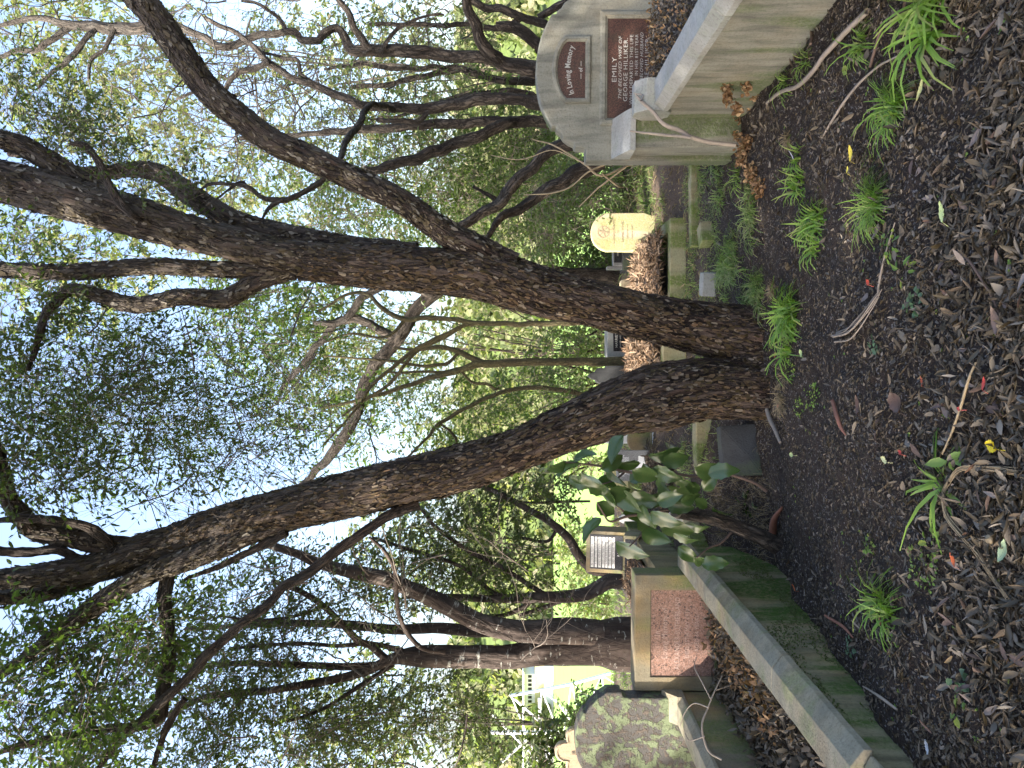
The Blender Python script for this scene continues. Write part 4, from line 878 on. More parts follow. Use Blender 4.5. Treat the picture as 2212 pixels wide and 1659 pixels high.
t8 = tree('small crooked tree bending up from behind the black desk stone', (1337, 1262), 8.6, [
    ([(1337, 1256, 34), (1313, 1258, 32), (1285, 1274, 30), (1251, 1286, 28), (1165, 1291, 24), (1062, 1294, 16), (959, 1288, 12), (880, 1290, 8)], 8.6, 8.6),
    ([(1190, 1290, 11), (1165, 1278, 11), (1079, 1223, 9), (1011, 1189, 9), (942, 1140, 8), (915, 1106, 7), (880, 1070, 5)], 8.6, 8.6),
    ([(1100, 1290, 9), (1062, 1278, 9), (993, 1223, 9), (891, 1189, 8), (805, 1161, 6)], 8.6, 8.6),
    ([(1150, 1293, 12), (1130, 1312, 10), (1080, 1330, 8), (1010, 1330, 6)], 8.6, 8.6),
    ([(1240, 1288, 9), (1180, 1310, 9), (1120, 1330, 7)], 8.6, 8.6)], SM, wob=.0)
t9 = tree('curved thin tree with a hooked trunk between desk stone and leaning trunk', (1275, 1222), 9.2, [
    ([(1290, 1232, 22), (1271, 1223, 20), (1247, 1195, 19), (1227, 1161, 17), (1182, 1123, 15), (1140, 1100, 13), (1096, 1075, 12), (1062, 1058, 10), (1000, 1040, 7)], 9.2, 9.2),
    ([(1205, 1142, 8), (1180, 1170, 7), (1120, 1160, 6)], 9.2, 9.2), ([(1275, 1083, 5), (1200, 1084, 7), (1160, 1086, 6), (1060, 1080, 4)], 9.6, 9.6)], SM, wob=.0)
# foliage of the background trees
fol(t3, [(900, 330, 9.6, 170, 100, 1.0, 150, .07), (1100, 420, 9.8, 150, 100, 1.0, 150, .07), (1000, 480, 10.2, 180, 90, 1.0, 130, .07), (700, 470, 9.6, 120, 70, .8, 80, .06), (650, 380, 9.6, 110, 60, .8, 50, .06), (1150, 300, 9.4, 90, 60, .6, 60, .07), (850, 500, 10.4, 140, 70, .8, 90, .07), (1120, 340, 10.2, 90, 70, .8, 90, .07), (760, 420, 10.4, 120, 80, .8, 90, .07), (1000, 380, 10.4, 120, 80, .8, 120, .07)], M['leaf_mid'], seed=21)
fol(t2, [(560, 90, 9.5, 120, 100, 1.0, 30, .05), (760, 160, 9.6, 180, 120, 1.0, 90, .06), (950, 180, 10.0, 120, 130, 1.0, 110, .06), (1080, 240, 10.0, 90, 80, 1.0, 50, .07)], M['leaf_mid'], seed=22)
fol(t5, [(1200, 450, 8.6, 90, 90, .8, 110, .06), (1270, 400, 8.6, 70, 60, .6, 60, .06), (1150, 520, 9.0, 110, 70, .8, 80, .06), (1240, 320, 8.4, 50, 40, .4, 22, .06)], M['leaf_mid'], seed=23)
fol(t1, [(60, 80, 9.0, 120, 90, .8, 16, .05), (1000, 60, 9.8, 160, 80, .8, 60, .06)], M['leaf_dark'], seed=24)
fol(tp, [(560, 720, 11, 120, 120, 1.2, 170, .09), (680, 640, 11, 110, 90, 1.0, 110, .09), (500, 620, 11, 80, 60, 1.0, 50, .09), (640, 850, 11.4, 110, 90, 1.0, 110, .09), (760, 930, 11.6, 90, 70, 1.0, 60, .09), (800, 720, 11.4, 130, 100, 1.2, 120, .06), (860, 860, 11.6, 110, 90, 1.2, 90, .06), (720, 800, 11.4, 130, 120, 1.2, 110, .06)], M['leaf_mid'], seed=25)
fol(tn, [(900, 860, 10.0, 120, 80, .8, 70, .07), (1050, 900, 10.4, 130, 80, .8, 90, .07), (1160, 830, 10.6, 100, 70, .8, 80, .07), (1200, 720, 10.6, 80, 60, .8, 50, .07), (1000, 720, 10.6, 80, 60, .8, 20, .07)], M['leaf_mid'], seed=26)
fol(tq, [(960, 980, 9.8, 90, 50, .6, 40, .07), (1080, 960, 9.8, 90, 60, .6, 50, .07), (1230, 880, 9.8, 80, 60, .6, 50, .06)], M['leaf_mid'], seed=27)
fol(t8, [(1020, 1180, 8.8, 120, 90, .8, 130, .07), (900, 1150, 8.8, 110, 100, .8, 100, .07), (1120, 1240, 8.8, 90, 70, .6, 50, .07), (960, 1260, 9.0, 120, 60, .7, 80, .07), (1120, 1320, 8.8, 80, 40, .6, 34, .07), (820, 1230, 8.8, 90, 90, .8, 70, .07)], M['leaf_dark'], seed=28)
fol(t9, [(1120, 1090, 9.3, 90, 60, .5, 60, .07), (1190, 1060, 9.3, 60, 50, .5, 40, .07), (1030, 1090, 9.3, 80, 60, .5, 60, .07)], M['leaf_dark'], seed=29)
fol(t7, [(600, 1550, 8.0, 130, 110, 1.0, 190, .06), (760, 1580, 8.0, 110, 100, 1.0, 170, .06), (900, 1560, 8.2, 110, 110, 1.0, 150, .06), (1000, 1540, 8.4, 80, 110, .8, 90, .06), (1090, 1600, 8.4, 40, 70, .8, 20, .06), (480, 1450, 7.8, 110, 110, 1.0, 110, .06), (620, 1380, 8.0, 110, 100, 1.0, 90, .06), (760, 1290, 8.2, 120, 90, 1.0, 80, .06),
         (520, 1300, 8.0, 100, 100, 1.0, 70, .06), (430, 1600, 7.6, 100, 90, .9, 110, .06), (320, 1480, 7.4, 100, 100, .9, 70, .06), (600, 1230, 8.2, 100, 70, .8, 40, .06)], M['leaf_dark'], seed=30, boost=1.7)
# bare tangles upper right
rb = np.random.default_rng(4)
bare(t1, [(rb.uniform(-20, 700), rb.uniform(0, 330), rb.uniform(8, 9.5), rb.uniform(-80, 50), rb.uniform(-70, 70), rb.uniform(-.3, .3), rb.uniform(.7, 1.6), rb.uniform(.005, .013), 3) for _ in range(78)], 31, mat='twig_dark')
bare(t2, [(rb.uniform(500, 1050), rb.uniform(0, 330), rb.uniform(8.5, 10), rb.uniform(-80, 50), rb.uniform(-70, 70), rb.uniform(-.3, .3), rb.uniform(.6, 1.4), rb.uniform(.004, .011), 3) for _ in range(80)], 32, mat='twig_dark')
bare(t3, [(rb.uniform(250, 900), rb.uniform(250, 480), rb.uniform(8.5, 10), rb.uniform(-80, 50), rb.uniform(-70, 70), rb.uniform(-.3, .3), rb.uniform(.6, 1.2), rb.uniform(.003, .009), 3) for _ in range(44)], 33, mat='twig_dark')
bare(tp, [(rb.uniform(450, 900), rb.uniform(620, 1080), rb.uniform(8.5, 11), rb.uniform(-80, 40), rb.uniform(-70, 70), rb.uniform(-.3, .3), rb.uniform(.8, 1.6), rb.uniform(.004, .011), 3) for _ in range(52)], 34, gn=.22, mat='twig_dark')
bare(t7, [(rb.uniform(350, 1150), rb.uniform(1150, 1659), rb.uniform(7, 9), rb.uniform(-80, 10), rb.uniform(-70, 70), rb.uniform(-.3, .3), rb.uniform(.8, 1.8), rb.uniform(.005, .013), 3) for _ in range(44)], 35, gn=.14)
# dry cane stems beside the arched headstone
cn = empty('dry_cane_plant', G(1440, 352), 'pale dry branching cane plant beside the left shoulder of the arched headstone', 'plant')
for k, rows in enumerate([[(1440, 352, 4), (1370, 356, 4), (1300, 380, 5), (1270, 360, 5), (1235, 335, 4), (1190, 310, 3), (1150, 300, 2)], [(1380, 356, 4), (1320, 352, 5), (1280, 366, 4), (1240, 400, 3), (1200, 415, 3), (1130, 420, 2)], [(1350, 360, 4), (1310, 390, 4), (1280, 420, 3), (1250, 450, 2)], [(1300, 372, 4), (1330, 400, 4), (1345, 405, 3)], [(1262, 352, 3), (1200, 325, 2), (1120, 345, 2), (1060, 335, 1.5)]]):
    m = MB(); tube(m, px_path(rows, 5.9, 6.1), .04, 6, 0, k, .01); m.obj('stem', M['twig_tan'], cn)

# ------------------------------------------------------------------ bushes and woods on the slope beyond
def bush(label, x, y, d, rx, ry, rd, n, ll, mat, seed, name='bush', cat='bush', grp=None, stems=5, base_z=None):
    c = P(x, y, d); gz = tz(c[0], c[1]); b = empty(name, (c[0], c[1], gz), label, cat, group=grp)
    fol(b, [(x, y, d, rx, ry, rd, n, ll)], M[mat], seed=seed, per=9)
    rng = np.random.default_rng(seed)
    for k in range(stems):
        e = c + rng.normal(size=3) * np.array([ry / FOC * d, rd, rx / FOC * d]) * .45
        m = MB(); r = .012 + .004 * d / 6; tube(m, [(c[0] + .05 * k - .1, c[1], gz - .1, r * 1.4), (*(c * .5 + np.array([c[0], c[1], gz]) * .5 + rng.normal(size=3) * .1), r), (*e, r * .5)], .3, 6, 0, k, .03)
        m.obj('stem' if name == 'bush' else 'trunk' if k == 0 else 'limb', M['bark_bg'], b, attr=True)
    return b
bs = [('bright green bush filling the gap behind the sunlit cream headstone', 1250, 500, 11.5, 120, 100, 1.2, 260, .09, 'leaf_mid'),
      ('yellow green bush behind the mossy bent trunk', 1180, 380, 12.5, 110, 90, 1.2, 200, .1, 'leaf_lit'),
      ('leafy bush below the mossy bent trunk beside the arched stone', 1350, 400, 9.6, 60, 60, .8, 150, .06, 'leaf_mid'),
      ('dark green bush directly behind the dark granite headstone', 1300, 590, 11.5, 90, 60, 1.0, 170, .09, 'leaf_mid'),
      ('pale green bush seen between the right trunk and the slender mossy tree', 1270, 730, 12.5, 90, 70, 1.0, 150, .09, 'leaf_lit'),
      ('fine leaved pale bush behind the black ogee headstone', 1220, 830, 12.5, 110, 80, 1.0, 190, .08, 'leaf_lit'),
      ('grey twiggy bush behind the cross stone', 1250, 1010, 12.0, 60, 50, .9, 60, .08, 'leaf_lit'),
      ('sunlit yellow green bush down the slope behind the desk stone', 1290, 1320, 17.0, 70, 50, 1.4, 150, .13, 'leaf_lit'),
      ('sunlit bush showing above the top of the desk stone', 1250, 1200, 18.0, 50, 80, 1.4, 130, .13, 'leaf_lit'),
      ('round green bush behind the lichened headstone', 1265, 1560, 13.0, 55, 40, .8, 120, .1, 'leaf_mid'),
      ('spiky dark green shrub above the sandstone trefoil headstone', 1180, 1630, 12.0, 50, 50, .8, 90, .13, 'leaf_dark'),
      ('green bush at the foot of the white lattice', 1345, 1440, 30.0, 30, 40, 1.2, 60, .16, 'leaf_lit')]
for k, b in enumerate(bs): bush(b[0], *b[1:10], 50 + k)
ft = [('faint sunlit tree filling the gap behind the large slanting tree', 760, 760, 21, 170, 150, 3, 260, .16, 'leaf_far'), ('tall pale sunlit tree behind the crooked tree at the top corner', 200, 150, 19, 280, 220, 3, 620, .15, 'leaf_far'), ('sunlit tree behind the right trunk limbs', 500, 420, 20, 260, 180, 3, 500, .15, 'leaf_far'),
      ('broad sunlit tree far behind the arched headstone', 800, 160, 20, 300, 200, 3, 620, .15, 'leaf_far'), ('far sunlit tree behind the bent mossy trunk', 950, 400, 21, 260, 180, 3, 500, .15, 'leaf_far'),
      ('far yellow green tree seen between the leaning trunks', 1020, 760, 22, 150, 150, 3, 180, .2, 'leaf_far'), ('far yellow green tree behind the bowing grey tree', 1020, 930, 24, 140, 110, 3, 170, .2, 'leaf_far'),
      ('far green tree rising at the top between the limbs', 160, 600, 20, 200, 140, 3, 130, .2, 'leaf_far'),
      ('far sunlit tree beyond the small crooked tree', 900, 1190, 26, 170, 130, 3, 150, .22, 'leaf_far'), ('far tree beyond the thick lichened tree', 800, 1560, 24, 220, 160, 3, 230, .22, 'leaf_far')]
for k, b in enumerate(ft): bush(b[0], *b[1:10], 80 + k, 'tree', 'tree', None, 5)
# distant wood on the hillside
rng = np.random.default_rng(90); m = MB()
for k in range(420):
    y = rng.uniform(335, 620); x = rng.uniform(-.62, .62) * y; z = tz(x, y); r = rng.uniform(4, 8)
    n = 46; v = unit(rng.normal(size=(n, 3))); v[:, 2] = np.abs(v[:, 2]); c = np.array([x, y, z + r * .4]) + v * r
    leaf_mesh(m, c, rng.normal(size=(n, 3)), v, r * .9, r * .7, .1, .1)
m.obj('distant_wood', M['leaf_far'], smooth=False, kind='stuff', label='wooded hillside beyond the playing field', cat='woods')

# ------------------------------------------------------------------ white lattice and pavilion down the slope
DL = 34.0
lt = empty('lattice_mast', (P(1360, 1500, DL)[0], DL, tz(P(1360, 1500, DL)[0], DL)), 'white painted steel lattice structure slanting down the slope before the field', 'lattice structure')
def bar(a, b, r=.06, off=0.0, nm='strut'):
    p, q = P(a[0], a[1], DL + off), P(b[0], b[1], DL + off); mm = MB(); tube(mm, [(*p, r), (*((p + q) / 2), r), (*q, r)], 5, 6); mm.obj(nm, M['white_paint'], lt)
chord = [(1370, 1440), (1300, 1459), (1235, 1477), (1170, 1490), (1104, 1502)]; low = [(1372, 1500), (1310, 1535), (1255, 1560), (1215, 1600), (1165, 1650)]
for o_ in (0, 1.1):
    for a, b in zip(chord[:-1], chord[1:]): bar(a, b, .075, o_, 'chord')
    for a, b in zip(low[:-1], low[1:]): bar(a, b, .06, o_, 'chord')
    for k in range(4):
        bar(chord[k], low[k + 1], .035, o_); bar(chord[k + 1], low[k + 1], .035, o_); bar(low[k], chord[k + 1], .03, o_)
for k in range(5): bar(chord[k], (chord[k][0] + 4, chord[k][1] + 4), .05, 0)
bar((1060, 1582), (1192, 1582), .09, 0, 'post'); bar((1166, 1508), (1168, 1624), .08, 0, 'beam'); bar((1190, 1582), (1190, 1659), .09, 0, 'beam'); bar((1060, 1540), (1170, 1650), .06, 0); bar((1080, 1650), (1180, 1560), .06, .5); bar((1100, 1500), (1166, 1560), .05, .5); bar((1200, 1510), (1250, 1582), .05)
pv = empty('pavilion', (0, 0, 0), 'long white grandstand with a row of small dark windows beyond the green field', 'building')
DP = 337.0
q0, q1 = P(1150, 1659 + 60, DP), P(1133, 1440, DP)
def pbox(nm, x0, x1, z0, z1, y0, y1, mat):
    b = box_bm(x0, x1, y0, y1, z0, z1, 0); return from_bm(nm, b, M[mat], pv)
X0, X1 = q0[0], q1[0]; zz_ = lambda x: P(x, 1500, DP)[2]
pbox('lower_wall', X0, X1, -15.2, zz_(1176), DP, DP + 20, 'white_paint'); pbox('seating_band', X0, X1, zz_(1176), zz_(1156), DP + 3, DP + 22, 'cream')
pbox('upper_wall', X0 + 3, X1 - 6, zz_(1156), zz_(1132), DP + 6, DP + 22, 'white_paint'); pbox('roof', X0, X1 - 3, zz_(1132), zz_(1129), DP + 1, DP + 24, 'white_paint')
for k in range(26):
    u = X0 + 3 + (k + .5) * (X1 - X0 - 9) / 26; pbox('window', u - .6, u + .6, zz_(1149), zz_(1141), DP + 5.7, DP + 5.95, 'granite_black')
# ------------------------------------------------------------------ unseen trees added behind the viewpoint so that their canopy shades the plot
rng = np.random.default_rng(201)
for k, (tx, ty, blobs, lb) in enumerate([
        (-7.5, -4.5, [(-7.5, -3.5, 7.0, 3.2, 3.0, 1.2, 2300), (-4.5, -5.5, 7.2, 2.6, 2.4, 1.1, 800), (-10.8, -2.2, 6.8, 2.6, 3.0, 1.2, 1700)], 'unseen tree added to cast shade from behind the pink plaque grave side'),
        (-8.2, 1.5, [(-7.5, 1.2, 7.2, 3.0, 2.6, 1.2, 2100), (-5.0, 3.2, 7.6, 2.2, 2.0, 1.0, 1200), (-10.6, 3.2, 7.0, 2.4, 2.6, 1.2, 1600), (-7.4, 5.4, 7.6, 2.2, 1.8, 1.0, 1000)], 'unseen tree added to cast shade from left of the lichened headstone'),
        (-2.6, -3.0, [(-3.4, -1.6, 7.0, 2.8, 2.6, 1.2, 2000), (-1.6, 1.0, 7.4, 2.4, 2.2, 1.0, 1500), (-2.8, 3.2, 7.9, 1.8, 1.8, .9, 900)], 'unseen tree added to cast shade from just behind the viewpoint')]):
    st = empty('tree', (tx, ty, 0), lb, 'tree'); lm = MB()
    for bx, by, bz, rx, ry, rz, n in blobs: clump(lm, None, (bx, by, bz), (rx, ry, rz), n, .15, rng, per=8, keep=keep_shade, asp=.5, tl=(.3, .6))
    lm.obj('foliage', M['leaf_dark'], st, smooth=False, kind='stuff')
    m = MB(); tube(m, [(tx, ty, -.2, .3), (tx + .1, ty, 3, .24), (tx, ty + .2, 6, .14)], .3, 14, .1, k); m.obj('trunk', BM, st, attr=True)
    for b in blobs:
        m = MB(); tube(m, [(tx + .05, ty, 3.2, .14), ((tx + b[0]) / 2, (ty + b[1]) / 2, 5.4, .1), (b[0], b[1], b[2], .04)], .3, 8, .1, k); m.obj('limb', BM, st, attr=True)

# ------------------------------------------------------------------ litter on the ground
def wall_r(y): return HX + math.sin(-HYAW) * (y - HY) - .46
def wall_l(y): return SX + math.sin(-SYAW) * (y - SY) + .69
def free(x, y):
    k = ~((x > wall_r(y)) & (y < 5.9)) & ~((x < wall_l(y)) & (y < 5.75)) & ~((x > 1.76) & (y > 5.25) & (y < 5.8))
    return k
def gnormal(x, y):
    e = .03; zx = (ground_z(x + e, y) - ground_z(x - e, y)) / (2 * e); zy = (ground_z(x, y + e) - ground_z(x, y - e)) / (2 * e)
    return unit(np.stack([-zx, -zy, np.ones_like(zx)], 1))
def scatter(n, y0, y1, rng, dens, pw=1.6):
    out = []
    while sum(len(o[0]) for o in out) < n:
        u = rng.random(n * 2); y = (y0 ** (1 - pw) + u * (y1 ** (1 - pw) - y0 ** (1 - pw))) ** (1 / (1 - pw))
        x = rng.uniform(-.62, .62, n * 2) * y; k = free(x, y) & (rng.random(n * 2) < dens(x, y)); out.append((x[k], y[k]))
    return np.concatenate([o[0] for o in out])[:n], np.concatenate([o[1] for o in out])[:n]
rng = np.random.default_rng(301)
def dens_big(x, y):
    near = np.clip((3.0 - y) / .7, 0, 1); right = np.clip((x - .75 * (y / 4)) / .5, 0, 1); left = np.clip((-.9 - x) / .3, 0, 1) * .8
    return np.clip(.2 + .85 * near + .85 * right + .5 * left, 0, 1) * np.clip((fbm(x * 2.3, y * 2.3, 77, 3) - .28) * 3, .12, 1)
x, y = scatter(12500, 1.75, 6.2, rng, dens_big, 2.0)
n = len(x); m = MB(); nn = unit(gnormal(x, y) + rng.normal(size=(n, 3)) * .6); dd = rng.normal(size=(n, 3)); dd[:, 2] *= .25
L = rng.uniform(.018, .062, n) * np.where(rng.random(n) < .12, 1.35, 1); z = ground_z(x, y) + rng.uniform(.0, .016, n)
rich_leaf(m, np.stack([x, y, z], 1), dd, nn, L, L * rng.uniform(.16, .46, n), rng, .9, 1.0)
m.obj('leaf_litter', M['litter'], smooth=True, kind='stuff', label='brown curled leaf litter strewn over the dark soil', cat='leaf litter')
x, y = scatter(62000, 1.7, 9.5, rng, lambda x, y: np.clip((fbm(x * 3, y * 3, 78, 3) - .2) * 2.2, .25, 1), 1.9)
n = len(x); m = MB(); nn = unit(gnormal(x, y) + rng.normal(size=(n, 3)) * .5); dd = rng.normal(size=(n, 3)); dd[:, 2] *= .3
L = rng.uniform(.005, .028, n) * (1 + .15 * (y > 5)); z = ground_z(x, y) + rng.uniform(.0, .01, n)
leaf_mesh(m, np.stack([x, y, z], 1), dd, nn, L, L * rng.uniform(.12, .55, n), .3, .3)
m.obj('leaf_chips', M['litter_dark'], smooth=False, kind='stuff', label='fine dark crumbs and leaf chips over the soil', cat='leaf litter')
# coarse needle litter in the middle distance
def needles(name, x0, x1, y0, y1, n, mat, zf, parent=None, L=(.03, .10), seed=1, rot=None, flatness=.35, w=.10, **kw):
    rng = np.random.default_rng(seed); x = rng.uniform(x0, x1, n); y = rng.uniform(y0, y1, n); z = zf(x, y) + rng.uniform(0, .03, n)
    B = np.stack([x, y, z], 1); dd = rng.normal(size=(n, 3)); dd[:, 2] *= flatness; nn = np.array([0, 0, 1.0]) + rng.normal(size=(n, 3)) * .6
    Ls = rng.uniform(L[0], L[1], n); m = MB()
    leaf_mesh(m, B, dd, nn, Ls, Ls * w * rng.uniform(.7, 2.2, n), .3, rng.uniform(-.5, .8, n)[:, None])
    me = m.mesh(name, M[mat], False); o = bpy.data.objects.new(name, me); return link(o, parent, kind='stuff', **kw)
needles('path_litter', -2.2, 3.6, 6.2, 11.5, 9000, 'straw', lambda x, y: terrain(x, y) + .0, L=(.02, .07), seed=5, label='greyish brown needle litter on the path between the back graves', cat='leaf litter')
def mound(litter_z, hw, L): return lambda x, y: litter_z + .12 * np.exp(-((y - L * .5) / (L * .33)) ** 2) * np.exp(-(x / (hw * .8)) ** 2)
needles('needle_litter', -.44, .44, .1, 1.7, 3800, 'litter_red', mound(.08, .535, 1.8), k1, (.04, .12), 6)
needles('needle_litter', -.28, .28, .1, 1.7, 3000, 'litter_red', mound(.14, .37, 1.8), k2, (.04, .12), 7)
needles('needle_litter', -.28, .28, .1, 1.9, 1800, 'litter_red', mound(.28, .365, 2.1), k3, (.03, .09), 8)
needles('needle_litter', -.34, .34, .1, 1.45, 2200, 'litter_dark', mound(.02, .415, 1.55), k4, (.03, .08), 9)
# litter inside the two front graves
def heap(parent, x0, x1, y0, y1, zf, n, seed, L=(.03, .075), mat='litter', name='leaf_litter', tilt=.7):
    rng = np.random.default_rng(seed); x = rng.uniform(x0, x1, n); y = rng.uniform(y0, y1, n); m = MB()
    nn = unit(np.array([0, 0, 1.0]) + rng.normal(size=(n, 3)) * tilt); dd = rng.normal(size=(n, 3)); Ls = rng.uniform(*L, n)
    rich_leaf(m, np.stack([x, y, zf(x, y) + rng.uniform(0, .06, n)], 1), dd, nn, Ls, Ls * rng.uniform(.25, .6, n), rng)
    o = bpy.data.objects.new(name, m.mesh(name, M[mat], True)); link(o, parent, kind='stuff')
heap(sg, -.44, .48, -3.2, -.03, lambda x, y: -.07 + .05 * x + .03 * np.exp(-((x - .3) / .2) ** 2), 5200, 11, mat='litter')
heap(sg, -.1, .47, -1.5, -.05, lambda x, y: -.03 + .05 * x, 700, 12, mat='pod', L=(.02, .06))
heap(gr, -.26, .5, -2.6, -.03, lambda x, y: .38 + .10 * np.exp(-((y + .5) / .5) ** 2) * np.exp(-((x - .1) / .5) ** 2), 4200, 13, mat='litter', L=(.015, .045))
heap(gr, -.22, .35, -1.3, -.1, lambda x, y: .43 + .07 * np.exp(-((y + .5) / .4) ** 2), 500, 14, mat='pod', L=(.015, .035))

# ------------------------------------------------------------------ grass
def blades(mb, B, n, L, W, lean, rng, rad=.03, up=1.0, seg=5, dirv=None):
    "n arching blades from around point B"
    a = rng.random(n) * 2 * PI; r = rad * np.sqrt(rng.random(n)); b = np.array(B) + np.stack([r * np.cos(a), r * np.sin(a), 0 * a], 1)
    o = np.stack([np.cos(a), np.sin(a), 0 * a], 1) + rng.normal(size=(n, 3)) * .35; o[:, 2] = 0
    if dirv is not None: o = o * .6 + np.array(dirv)
    o = unit(o); Ls = L * rng.uniform(.5, 1.15, n); le = lean * rng.uniform(.4, 1.4, n); sd = unit(np.cross(o, [0, 0, 1.0])) ; rows = []
    for i in range(seg):
        t = i / (seg - 1); ph = le * t * 1.5 + .15
        c = b + o * (Ls * t * np.sin(ph * .75))[:, None] + np.array([0, 0, 1.0]) * (Ls * up * t * np.cos(np.minimum(ph * .85, 1.9)))[:, None]
        w = W * (1 - t ** 1.8) * .5 + .0003
        sdd = sd + rng.normal(size=(n, 1)) * .1
        rows += [c - sdd * w, c + sdd * w + np.array([0, 0, W * .25])]
    V = np.stack(rows, 1).reshape(-1, 3); k = np.arange(n)[:, None] * 2 * seg
    mb.add(V, np.concatenate([k + np.array([[2 * i, 2 * i + 1, 2 * i + 3, 2 * i + 2]]) for i in range(seg - 1)]))
def tuft(label, x, y, n, L, W, lean, rad, mat='grass', seed=1, name='grass_tuft', cat='grass tuft', spots=1, spread=0.0, up=1.0):
    g = G(x, y); rng = np.random.default_rng(seed); m = MB()
    for k in range(spots):
        q = g + np.array([rng.normal() * spread, rng.normal() * spread * .7, 0]); q[2] = ground_z(q[0:1], q[1:2])[0] - .004
        blades(m, q - g * 0, n, L, W, lean, rng, rad, up)
    o = m.obj(name, M[mat], None, smooth=True, label=label, cat=cat, kind='stuff'); return o
tuft('dense bright green tuft of broad grass right below the right hand trunk', 1712, 672, 16, .20, .016, 1.15, .06, seed=1, spots=12, spread=.09)
tuft('smaller bright grass tuft halfway between the dense tuft and the seed pods', 1762, 480, 14, .16, .012, 1.15, .06, seed=2, spots=9, spread=.08)
tuft('thin grass strands linking the two bright tufts', 1715, 395, 12, .15, .010, 1.2, .05, seed=3, spots=6, spread=.07)
tuft('blue green fine bladed tuft with yellowing strands', 1895, 440, 70, .17, .005, 1.3, .05, seed=4, spots=3, spread=.04)
tuft('pale green splayed tuft beside the long yellow leaf', 1920, 235, 60, .17, .006, 1.4, .05, seed=5, spots=3, spread=.05)
tuft('big glossy green strap leaved clump at the edge in front of the concrete wall', 2050, 10, 30, .26, .016, 1.0, .04, seed=6, spots=3, spread=.05)
tuft('long drooping grass blades over the stick near the concrete wall', 1865, 85, 16, .19, .007, 1.5, .04, seed=7, spots=3, spread=.06)
tuft('sparse curved grass blades at the foot of the concrete wall', 1745, 95, 10, .15, .005, 1.3, .03, seed=8, spots=3, spread=.07)
tuft('arching grass blades beside the thick grey stick end', 1700, 175, 12, .15, .005, 1.4, .04, seed=9, spots=3, spread=.06)
tuft('fine pale wiry tuft below the seed pods', 1700, 300, 50, .07, .0025, 1.3, .03, 'straw', 10, spots=3, spread=.03)
tuft('lush green tuft with flowing blades near the left grave wall', 1925, 1310, 18, .17, .010, 1.3, .05, seed=11, spots=5, spread=.06)
tuft('lone clump of long onion like leaves lying over in the foreground', 2045, 1045, 15, .33, .017, 1.75, .02, seed=12, spots=1, up=.5)
tuft('pale dead grass wisps by the foot of the left trunk', 1690, 850, 50, .11, .004, 1.3, .05, 'straw', 13, spots=4, spread=.06)
tuft('bare straw tuft tucked under the right trunk', 1672, 628, 40, .08, .003, 1.3, .03, 'straw', 14, spots=3, spread=.05)
tuft('grass blades rising beside the arched headstone corner', 1590, 372, 12, .2, .006, 1.2, .05, seed=15, spots=3, spread=.06)
# grass strip and moss grass farther back
rng = np.random.default_rng(401); m = MB()
for k in range(900):
    x = rng.uniform(.5, 1.72) if rng.random() < .6 else rng.uniform(.6, 2.9); y = rng.choice([rng.uniform(5.1, 6.05), rng.uniform(7.5, 9.2)], p=[.62, .38])
    if (x < .95 and y > 6.8) or (x > 1.7 and y < 5.85): continue
    if fbm(np.array([x * 1.7]), np.array([y * 1.3]), 5, 2)[0] < .33: continue
    if y < 6.1 and fbm(np.array([x * 4.1]), np.array([y * 3.3]), 15, 2)[0] < .37: continue
    blades(m, (x, y, tz(x, y) - .01), 15, rng.uniform(.09, .2), .0065, 1.35, rng, .06, seg=5)
for k in range(60):
    x = rng.uniform(-1.2, .5); y = rng.uniform(5.9, 6.6); blades(m, (x, y, tz(x, y) - .01), 12, .11, .005, 1.2, rng, .05, seg=4)
for k in range(24):
    x = rng.uniform(-2.0, -1.2); y = rng.uniform(5.85, 7); blades(m, (x + .3, y, tz(x + .3, y) - .01), 10, .1, .004, 1.3, rng, .05, seg=4)
for k in range(300):
    x = rng.uniform(.4, 2.6); y = rng.uniform(5.9, 6.95); blades(m, (x, y, tz(x, y) - .01), 9, rng.uniform(.05, .13), .005, 1.3, rng, .07, seg=4)
for k in range(420):
    x = rng.uniform(-5.5, 3.5); y = rng.uniform(8.6, 12.5); blades(m, (x, y, tz(x, y) - .02), 9, rng.uniform(.12, .3), .012, 1.1, rng, .12, seg=4)
m.obj('grass', M['grass_far'], smooth=True, kind='stuff', label='soft green grass strip behind the seed pods and trunks', cat='grass')
rng = np.random.default_rng(402); m = MB()
for k in range(70):
    g = G(rng.uniform(1540, 1665), rng.uniform(1000, 1220)); blades(m, g, 12, rng.uniform(.08, .2), .0022, 1.3, rng, .06, seg=4)
for k in range(16):
    g = G(rng.uniform(1640, 1700), rng.uniform(860, 960)); blades(m, g, 8, .1, .002, 1.4, rng, .06, seg=4)
m.obj('dry_grass', M['straw'], smooth=True, kind='stuff', label='matted dry grass around the glossy leaved shrub', cat='dry grass')
# green weeds
def weed(label, x, y, r, n, ll, mat='weed', seed=1, name='weed', cat='weed', asp=.75, flatn=.35):
    g = G(x, y); rng = np.random.default_rng(seed); m = MB(); a = rng.random(n) * 2 * PI; rr = r * np.sqrt(rng.random(n))
    X = g[0] + rr * np.cos(a); Y = g[1] + rr * np.sin(a); B = np.stack([X, Y, ground_z(X, Y) + rng.uniform(.006, .03, n)], 1)
    D = np.stack([np.cos(a), np.sin(a), .2 + 0 * a], 1) + rng.normal(size=(n, 3)) * .5; D[:, 2] *= .5; Ls = ll * rng.uniform(.6, 1.3, n)
    leaf_mesh(m, B, D, np.array([0, 0, 1.0]) + rng.normal(size=(n, 3)) * flatn, Ls, Ls * asp, .15, .2)
    m.obj(name, M[mat], smooth=True, label=label, cat=cat, kind='stuff')
weed('round leaved bluish green rosette in the middle of the bare soil', 1990, 655, .045, 34, .024, 'weed_blue', 1)
